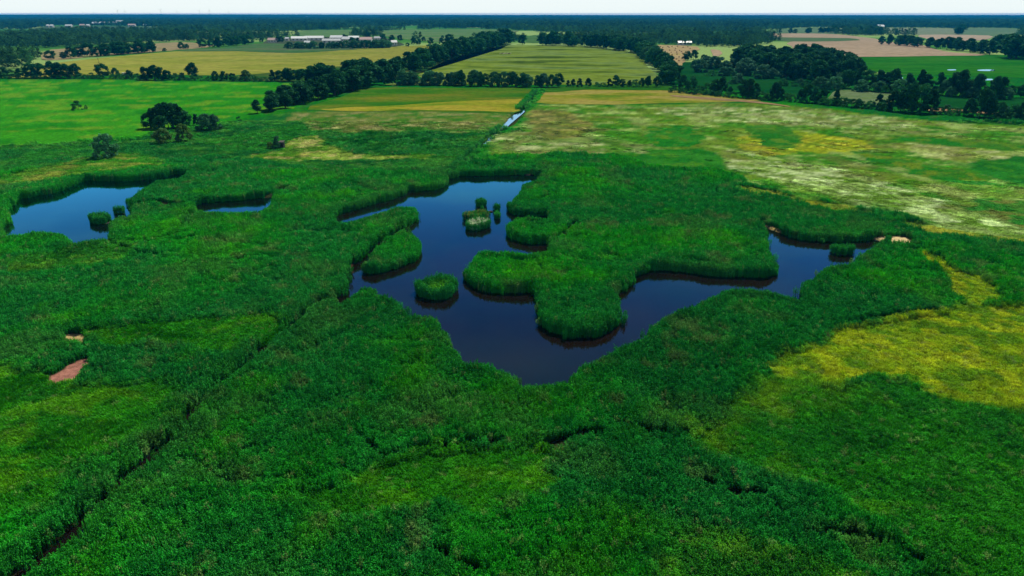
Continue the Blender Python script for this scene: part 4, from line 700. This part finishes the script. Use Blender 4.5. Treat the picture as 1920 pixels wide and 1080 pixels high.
o = points_obj('woodland', np.c_[x, y, np.full(k, .2)], rng.integers(0, 5, k), rng.uniform(0, 6.28, k), np.c_[wd, wd, hgt], wc, ng_wood, .02); tag(o, 'dark mixed woods filling the plain to the horizon', kind='stuff')
print('wood instances', k)
# canopy of the forest beyond, up to the horizon
ysf = [6200.]
while ysf[-1] < 14800: ysf.append(ysf[-1] * 1.006)
ysf = np.array(ysf); tt = np.linspace(-.86, .86, 420); Y = np.repeat(ysf, len(tt)); X = np.tile(tt, len(ysf)) * Y
edge = sstep(6200, 6320, Y); Zf = ground_z(X, Y, np.full(len(X), 5.)) + edge * (9 + 9 * fbm(X, Y, 90, 3, 3) + 5 * fbm(X, Y, 700, 5, 2))
nc = len(tt); i = (np.arange(len(ysf) - 1)[:, None] * nc + np.arange(nc - 1)[None]).ravel()
o = fast_mesh('forest_canopy', np.c_[X, Y, Zf], np.c_[i, i + 1, i + 1 + nc, i + nc], fieldmat('forest_canopy', [(.006,.020,.010),(.012,.035,.014),(.02,.05,.02)], 400, .02, .8)); tag(o, 'unbroken forest canopy along the horizon', kind='stuff')

# ------------------------------------------------------------------ farm, village and other built things
m_roofw, m_wallw, m_roofg, m_roofp, m_dark, m_glass = plain('pale_roof', (.72,.74,.74), .5, .08), plain('white_wall', (.72,.70,.66), .8, .1), plain('grey_roof', (.42,.44,.45), .6, .1), plain('pink_roof', (.55,.38,.34), .8, .1), plain('dark_board', (.02,.022,.024), .8, .3), plain('window_glass', (.03,.04,.05), .15, .1)
def box(x0, x1, y0, y1, z0, z1): return [(x0,y0,z0),(x1,y0,z0),(x1,y1,z0),(x0,y1,z0),(x0,y0,z1),(x1,y0,z1),(x1,y1,z1),(x0,y1,z1)], [(0,3,2,1),(4,5,6,7),(0,1,5,4),(1,2,6,5),(2,3,7,6),(3,0,4,7)]
def barn(px, py, L, D, h, ridge, rot, roof, label, name='barn', cat='barn', windows=4):
    x, y = W(px, py); root = empty(name, (x, y, .6), rot); tag(root, label, cat)
    V = [(-L/2,-D/2,-1),(L/2,-D/2,-1),(L/2,D/2,-1),(-L/2,D/2,-1),(-L/2,-D/2,h),(L/2,-D/2,h),(L/2,D/2,h),(-L/2,D/2,h),(-L/2,0,h+ridge),(L/2,0,h+ridge)]
    mesh_obj('wall', V, [(0,1,5,4),(1,2,6,9,5),(2,3,7,6),(3,0,4,8,7),(0,3,2,1)], m_wallw, root)
    o_, t_ = .6, .25; RV = []
    for s_ in (-1, 1):
        RV += [(-L/2-o_, s_*(D/2+o_), h-.15),(L/2+o_, s_*(D/2+o_), h-.15),(L/2+o_, 0, h+ridge+.1),(-L/2-o_, 0, h+ridge+.1)]
    RV += [(a_, b_, c_ + t_) for a_, b_, c_ in RV]
    mesh_obj('roof', RV, [(8,9,10,11),(15,14,13,12),(0,3,2,1),(4,5,6,7),(0,1,9,8),(5,4,12,13),(1,2,10,9),(3,0,8,11),(2,1,9,10),(6,5,13,14),(4,7,15,12)], roof, root)
    for k in range(windows):
        wx = -L/2 + (k + .5) * L / windows; V, Fc = box(wx - L/windows*.22, wx + L/windows*.22, -D/2 - .08, -D/2 + .05, h*.35, h*.75); mesh_obj('window', V, Fc, m_glass, root)
    V, Fc = box(L/2 - .05, L/2 + .08, -D*.16, D*.16, -.5, h*.8); mesh_obj('door', V, Fc, m_dark, root)
barn(562,77,30,14,4.5,3.5,R(12),m_roofw,'white roofed long shed at the left end of the farm'); barn(590,76,36,14,4.5,3.5,R(8),m_roofw,'longest white roofed shed in the back row of the farm')
barn(632,76,24,14,5,4,R(-4),m_roofw,'white roofed shed right of the longest one'); barn(622,81,32,12,4,3,R(10),m_roofg,'low grey roofed shed in front of the white roofed sheds')
barn(651,79,16,12,5,4,R(-10),m_roofw,'short pale shed near the middle of the farm'); barn(664,76,20,14,5,3,R(4),m_roofw,'pale shed between the round trees of the farm')
barn(687,80,22,12,5,4,R(0),m_roofp,'pinkish roofed barn right of the farm centre'); barn(709,76,14,10,4,3,R(0),m_roofg,'small grey roofed shed at the far right of the farm')
barn(512,80,16,10,4,3.5,R(0),m_roofp,'pink roofed house left of the farm', 'house', 'house', 3); barn(539,77,7,6,4,2.5,R(0),m_roofw,'tiny white hut left of the long sheds', 'hut', 'hut', 1)
barn(577,85,9,7,4,2.5,R(0),m_roofw,'white cottage in front of the farm trees', 'house', 'house', 2); barn(739,86,9,7,5,3,R(20),m_roofw,'white cottage at the right end of the farm screen', 'house', 'house', 2)
barn(200,47.5,120,26,9,5,R(2),m_roofw,'very long pale hall in the distant village', 'warehouse', 'hall', 8); barn(226,47,30,20,15,5,R(0),m_roofg,'taller block behind the long pale hall', 'warehouse', 'hall', 3)
for px, py, L, rf, lb in ((91,51.5,9,m_roofw,'leftmost white house of the village'),(98,51.5,11,m_roofw,'second white house of the village'),(130,51.5,24,m_roofw,'wide white house left of the long hall'),(155,50.5,18,m_roofp,'pink roofed house below the long hall'),(166,51,12,m_roofw,'small white house right of the pink roofed one'),(248,50,28,m_roofp,'wide pinkish house right of the long hall'),(273,50,12,m_roofw,'last white house at the right end of the village')):
    barn(px, py, L, 12, 6, 4, R(5), rf, lb, 'house', 'house', 2)
for px, py, L, lb in ((487,34.5,40,'pale far building left in the hazy forest'),(578,34.5,50,'pale far building right in the hazy forest'),(1648,52.5,14,'white farmhouse at the corner of the far right meadow'),(1653,53,12,'second white farmhouse at the far right meadow')):
    barn(px, py, L, 14, 14 if py < 40 else 6, 5, 0, m_roofw, lb, 'house', 'house', 2)
barn(1283,85,22,10,4,2,R(0),m_roofw,'long low white shed behind the straw field', 'barn', 'shed', 3); barn(1207,86,5,5,4,2,0,m_roofw,'tiny white hut at the left tip of the straw field', 'hut', 'hut', 1)
# hide beside the pale bush
x, y = W(530, 280); hd = empty('hunting_hide', (x, y, .3), R(-8), .9); tag(hd, 'small dark wooden hide with pale slanting roof beside the bush', 'hide'); V, Fc = box(-.9,.9,-.8,.8,.5,2.6); mesh_obj('cabin', V, Fc, m_dark, hd)
V = [(-1.2,-1.15,2.95),(1.2,-1.15,2.95),(1.2,1.1,3.3),(-1.2,1.1,3.3)]; V += [(a_, b_, c_ + .1) for a_, b_, c_ in V]; mesh_obj('roof', V, [(0,3,2,1),(4,5,6,7),(0,1,5,4),(1,2,6,5),(2,3,7,6),(3,0,4,7)], m_bark, hd)
for sx in (-.95, .95):
    for sy in (-.8, .8): V, Fc = box(sx-.06, sx+.06, sy-.06, sy+.06, -.4, .5); mesh_obj('leg', V, Fc, m_bark, hd)
V, Fc = box(-.5,.5,-.96,-.9,1.8,2.2); mesh_obj('window', V, Fc, m_glass, hd)
# small white van glimpsed between the trees
x, y = W(236, 143); van = empty('parked_van', (x, y, .5), R(10)); tag(van, 'white van glimpsed between two trees at the edge of the barley', 'van')
V = [(-2.6,-.95,.35),(2.6,-.95,.35),(2.6,-.95,1.2),(1.9,-.95,1.35),(1.3,-.95,2.3),(-2.6,-.95,2.4)]; V += [(a_, -b_, c_) for a_, b_, c_ in V]
mesh_obj('body', V, [(0,1,2,3,4,5),(11,10,9,8,7,6),(0,6,7,1),(1,7,8,2),(2,8,9,3),(3,9,10,4),(4,10,11,5),(5,11,6,0)], m_wallw, van)
V = [(1.93,-.8,1.42),(1.38,-.8,2.2),(1.38,.8,2.2),(1.93,.8,1.42)]; mesh_obj('windscreen', [(a_ + .02, b_, c_ + .02) for a_, b_, c_ in V], [(0,3,2,1)], m_glass, van)
V, Fc = box(.3,1.3,-.97,-.94,1.4,2.1); mesh_obj('window', V, Fc, m_glass, van)
for wx in (-1.7, 1.7):
    for wy in (-.95, .95):
        V = [(wx + .36*math.cos(a_*math.pi/6), wy + s_*.12, .36 + .36*math.sin(a_*math.pi/6)) for s_ in (-1, 1) for a_ in range(12)]
        mesh_obj('wheel', V, [tuple(range(12)), tuple(range(23, 11, -1))] + [(j, (j+1)%12, 12+(j+1)%12, 12+j) for j in range(12)], m_dark, van)
# bare dead tree in the barley
x, y = W(186, 121); dt = empty('dead_tree', (x, y, .4), 0); tag(dt, 'thin leafless dead tree standing in the barley', 'tree'); V, Fc = trunk_mesh(77, .95, .03, 12); h_ = hpx(186, 121, 13); mesh_obj('trunk', [(a_ * h_, b_ * h_, c_ * h_) for a_, b_, c_ in V], Fc, m_bark, dt)
# round bales
m_straw, m_strawd = plain('straw_bale', (.30,.20,.09), .9, .25), plain('dark_bale', (.06,.045,.04), .7, .25)
BP = poly([(1212,87),(1300,90),(1281,104),(1280,114),(1270,122),(1259,120),(1228,102)])
V = [(.75*math.cos(a_*math.pi/6), s_*.62, .75 + .75*math.sin(a_*math.pi/6)) for s_ in (-1, 1) for a_ in range(12)]
bale_m = mesh_obj('round_bale', V, [tuple(range(12)), tuple(range(23, 11, -1))] + [((j+1)%12, j, 12+j, 12+(j+1)%12) for j in range(12)], m_straw, link=False).data
for zx, zy in [(440,170),(570,170),(640,170),(730,170),(830,185),(910,175),(270,195),(350,200),(480,190),(590,190),(700,205),(950,210),(440,240),(600,235),(690,235),(770,240),(370,275),(440,290),(520,255),(625,275),(720,270),(800,260),(410,322),(485,315),(555,315),(640,312),(725,305),(820,290),(440,350),(540,350),(645,350),(760,355),(490,380),(550,405),(640,400),(715,390),(815,378),(570,435),(685,440),(760,420),(590,465),(690,465)]:
    px, py = 1190 + zx / 9.14, 70 + zy / 9.14; x, y = W(px, py); b_ = bpy.data.objects.new('round_bale', bale_m); COL.objects.link(b_); b_.location = (x, y, .46); b_.rotation_euler = (0, 0, random.uniform(0, 3.1)); b_.scale = (1.15,)*3
    tag(b_, 'round straw bale lying on the golden field left of the willows', 'bale', 'round bales on the golden straw field')
# cattle at the head of the pasture
def blob(name, parts, m, parent):
    bpy_me = bpy.data.meshes.new(name); V, Fc = [], []
    for (cx, cy, cz, rx, ry, rz_) in parts:
        k = len(V)
        for j in range(1, 5):
            for a_ in range(8): V.append((cx + rx*math.sin(j*math.pi/5)*math.cos(a_*math.pi/4), cy + ry*math.sin(j*math.pi/5)*math.sin(a_*math.pi/4), cz + rz_*math.cos(j*math.pi/5)))
        for j in range(3):
            for a_ in range(8): Fc.append((k+j*8+a_, k+(j+1)*8+a_, k+(j+1)*8+(a_+1)%8, k+j*8+(a_+1)%8))
        Fc.append(tuple(k + a_ for a_ in range(8))); Fc.append(tuple(k + 24 + a_ for a_ in reversed(range(8))))
    return mesh_obj(name, V, Fc, m, parent, True)
m_cow, m_cowd = plain('cream_hide', (.60,.52,.38), .8, .2), plain('brown_hide', (.10,.06,.04), .8, .2)
def cow(name):
    """body grown from a skeleton as one skin"""
    pts = [(0,0,1.05,.34,.38),(.75,0,1.08,.33,.36),(-.7,0,1.05,.32,.36),(1.15,0,1.25,.18,.22),(1.45,0,1.2,.14,.16),(1.75,0,1.0,.10,.10)]
    legs = [(.65,.22),(.65,-.22),(-.65,.22),(-.65,-.22)]
    me = bpy.data.meshes.new('cow'); V = [p[:3] for p in pts]; E = [(0,1),(0,2),(1,3),(3,4),(4,5)]; Rr = [(p[3], p[4]) for p in pts]
    for lx, ly in legs:
        s0 = 1 if lx > 0 else 2; k = len(V); bend = -.07 if lx < 0 else .03
        V += [(lx, ly, .75), (lx + bend, ly, .4), (lx, ly, .04)]; Rr += [(.14,.14),(.07,.07),(.065,.065)]; E += [(s0, k), (k, k+1), (k+1, k+2)]
    k = len(V); V += [(-1.02,0,1.15),(-1.12,0,.55)]; Rr += [(.05,.05),(.03,.03)]; E += [(2,k),(k,k+1)]
    me.from_pydata(V, E, []); o = bpy.data.objects.new('cow', me); COL.objects.link(o); md = o.modifiers.new('skin', 'SKIN')
    for sv, rr in zip(me.skin_vertices[0].data, Rr): sv.radius = rr
    me.skin_vertices[0].data[0].use_root = True
    o.modifiers.new('sub', 'SUBSURF').levels = 1; return o
c0 = cow('cow'); dg = bpy.context.evaluated_depsgraph_get(); cme = bpy.data.meshes.new_from_object(c0.evaluated_get(dg)); bpy.data.objects.remove(c0)
for k, (px, py, m) in enumerate([(938,102.5,m_cow),(941,102,m_cowd),(943.5,103,m_cow),(946,102.2,m_cow),(949,102.8,m_cow),(951.5,102.3,m_cow),(954,103,m_cowd),(956.5,102.5,m_cow)]):
    x, y = W(px, py); me = cme.copy(); me.materials.clear(); me.materials.append(m); o = bpy.data.objects.new('cow', me); COL.objects.link(o); o.location = (x, y, .44); o.rotation_euler = (0, 0, random.uniform(-.6, .6)); o.scale = (1.2,)*3
    tag(o, f'{"cream" if m is m_cow else "brown"} cow standing in the small herd at the head of the pasture, {ORD[k]} from left', 'cow', 'herd of cattle on the pasture')
# wind turbines on the skyline, standing beyond the haze on their own ground
m_turb = plain('turbine_white', (.75,.78,.80), .5, .03)
fg = mesh_obj('distant_ground', [(-16000,15400,2),(16000,15400,2),(16000,18000,2),(-16000,18000,2)], [(0,1,2,3)], fieldmat('distant_ground', [(.02,.05,.02),(.03,.08,.03)], 400)); tag(fg, kind='structure')
def tur_meshes():
    V, Fc = [], []
    for z, r_ in ((0, 2.6), (100, 1.5)):
        for j in range(10): V.append((r_*math.cos(j*.6283), r_*math.sin(j*.6283), z))
    Fc = [(j, (j+1)%10, 10+(j+1)%10, 10+j) for j in range(10)]; t = mesh_obj('tower', V, Fc, m_turb, link=False).data
    V, Fc = box(-2.2,2.2,-4,7,99.8,103.8); nn_ = mesh_obj('nacelle', V, Fc, m_turb, link=False).data
    V = [(-1.2,-.25,0),(1.2,-.25,0),(2.2,-.1,12),(.2,-.05,55),(-.2,-.05,55),(-1.0,-.1,12)]; V += [(a_, -b_, c_) for a_, b_, c_ in V]
    bl = mesh_obj('blade', V, [(0,1,2,3,4,5),(11,10,9,8,7,6)] + [(j, j+6, (j+1)%6+6, (j+1)%6) for j in range(6)], m_turb, link=False).data
    return t, nn_, bl
tm, nm_, bm_ = tur_meshes()
for k, (px, s_) in enumerate([(157,.7),(177,.65),(222,1.1),(236,.95),(272,.6),(282,.6),(303,1.15),(333,.9),(375,1.0),(394,1.1),(430,.85),(467,.6)]):
    Yt = 15800 + 40 * k; root = empty('wind_turbine', ((px - 960) / F * (Yt * CP + CAM_H * SP), Yt, 2), random.uniform(-.4, .4), s_); tag(root, f'white wind turbine on the left skyline, {ORD[k]} from the left', 'wind turbine', 'wind turbines on the left skyline')
    for nm2, me in (('tower', tm), ('nacelle', nm_)): o = bpy.data.objects.new(nm2, me); COL.objects.link(o); o.parent = root
    ph = random.uniform(0, 2)
    for j in range(3): o = bpy.data.objects.new('blade', bm_); COL.objects.link(o); o.parent = root; o.location = (0, -5, 101.8); o.rotation_euler = (0, ph + j * 2.094, 0)

# ------------------------------------------------------------------ haze
V, Fc = box(-15500, 15500, -300, 15100, -4, 53); hzb = mesh_obj('haze', V, Fc)
m_h, n, l, out = mat('haze'); pv = n.new('ShaderNodeVolumePrincipled'); pv.inputs['Color'].default_value = (.002,.38,1,1); pv.inputs['Density'].default_value = 5.5e-5; pv.inputs['Anisotropy'].default_value = .0
l.new(pv.outputs[0], out.inputs['Volume']); hzb.data.materials.append(m_h); hzb.visible_shadow = True; tag(hzb, 'thin blue summer haze over the plain', kind='stuff')
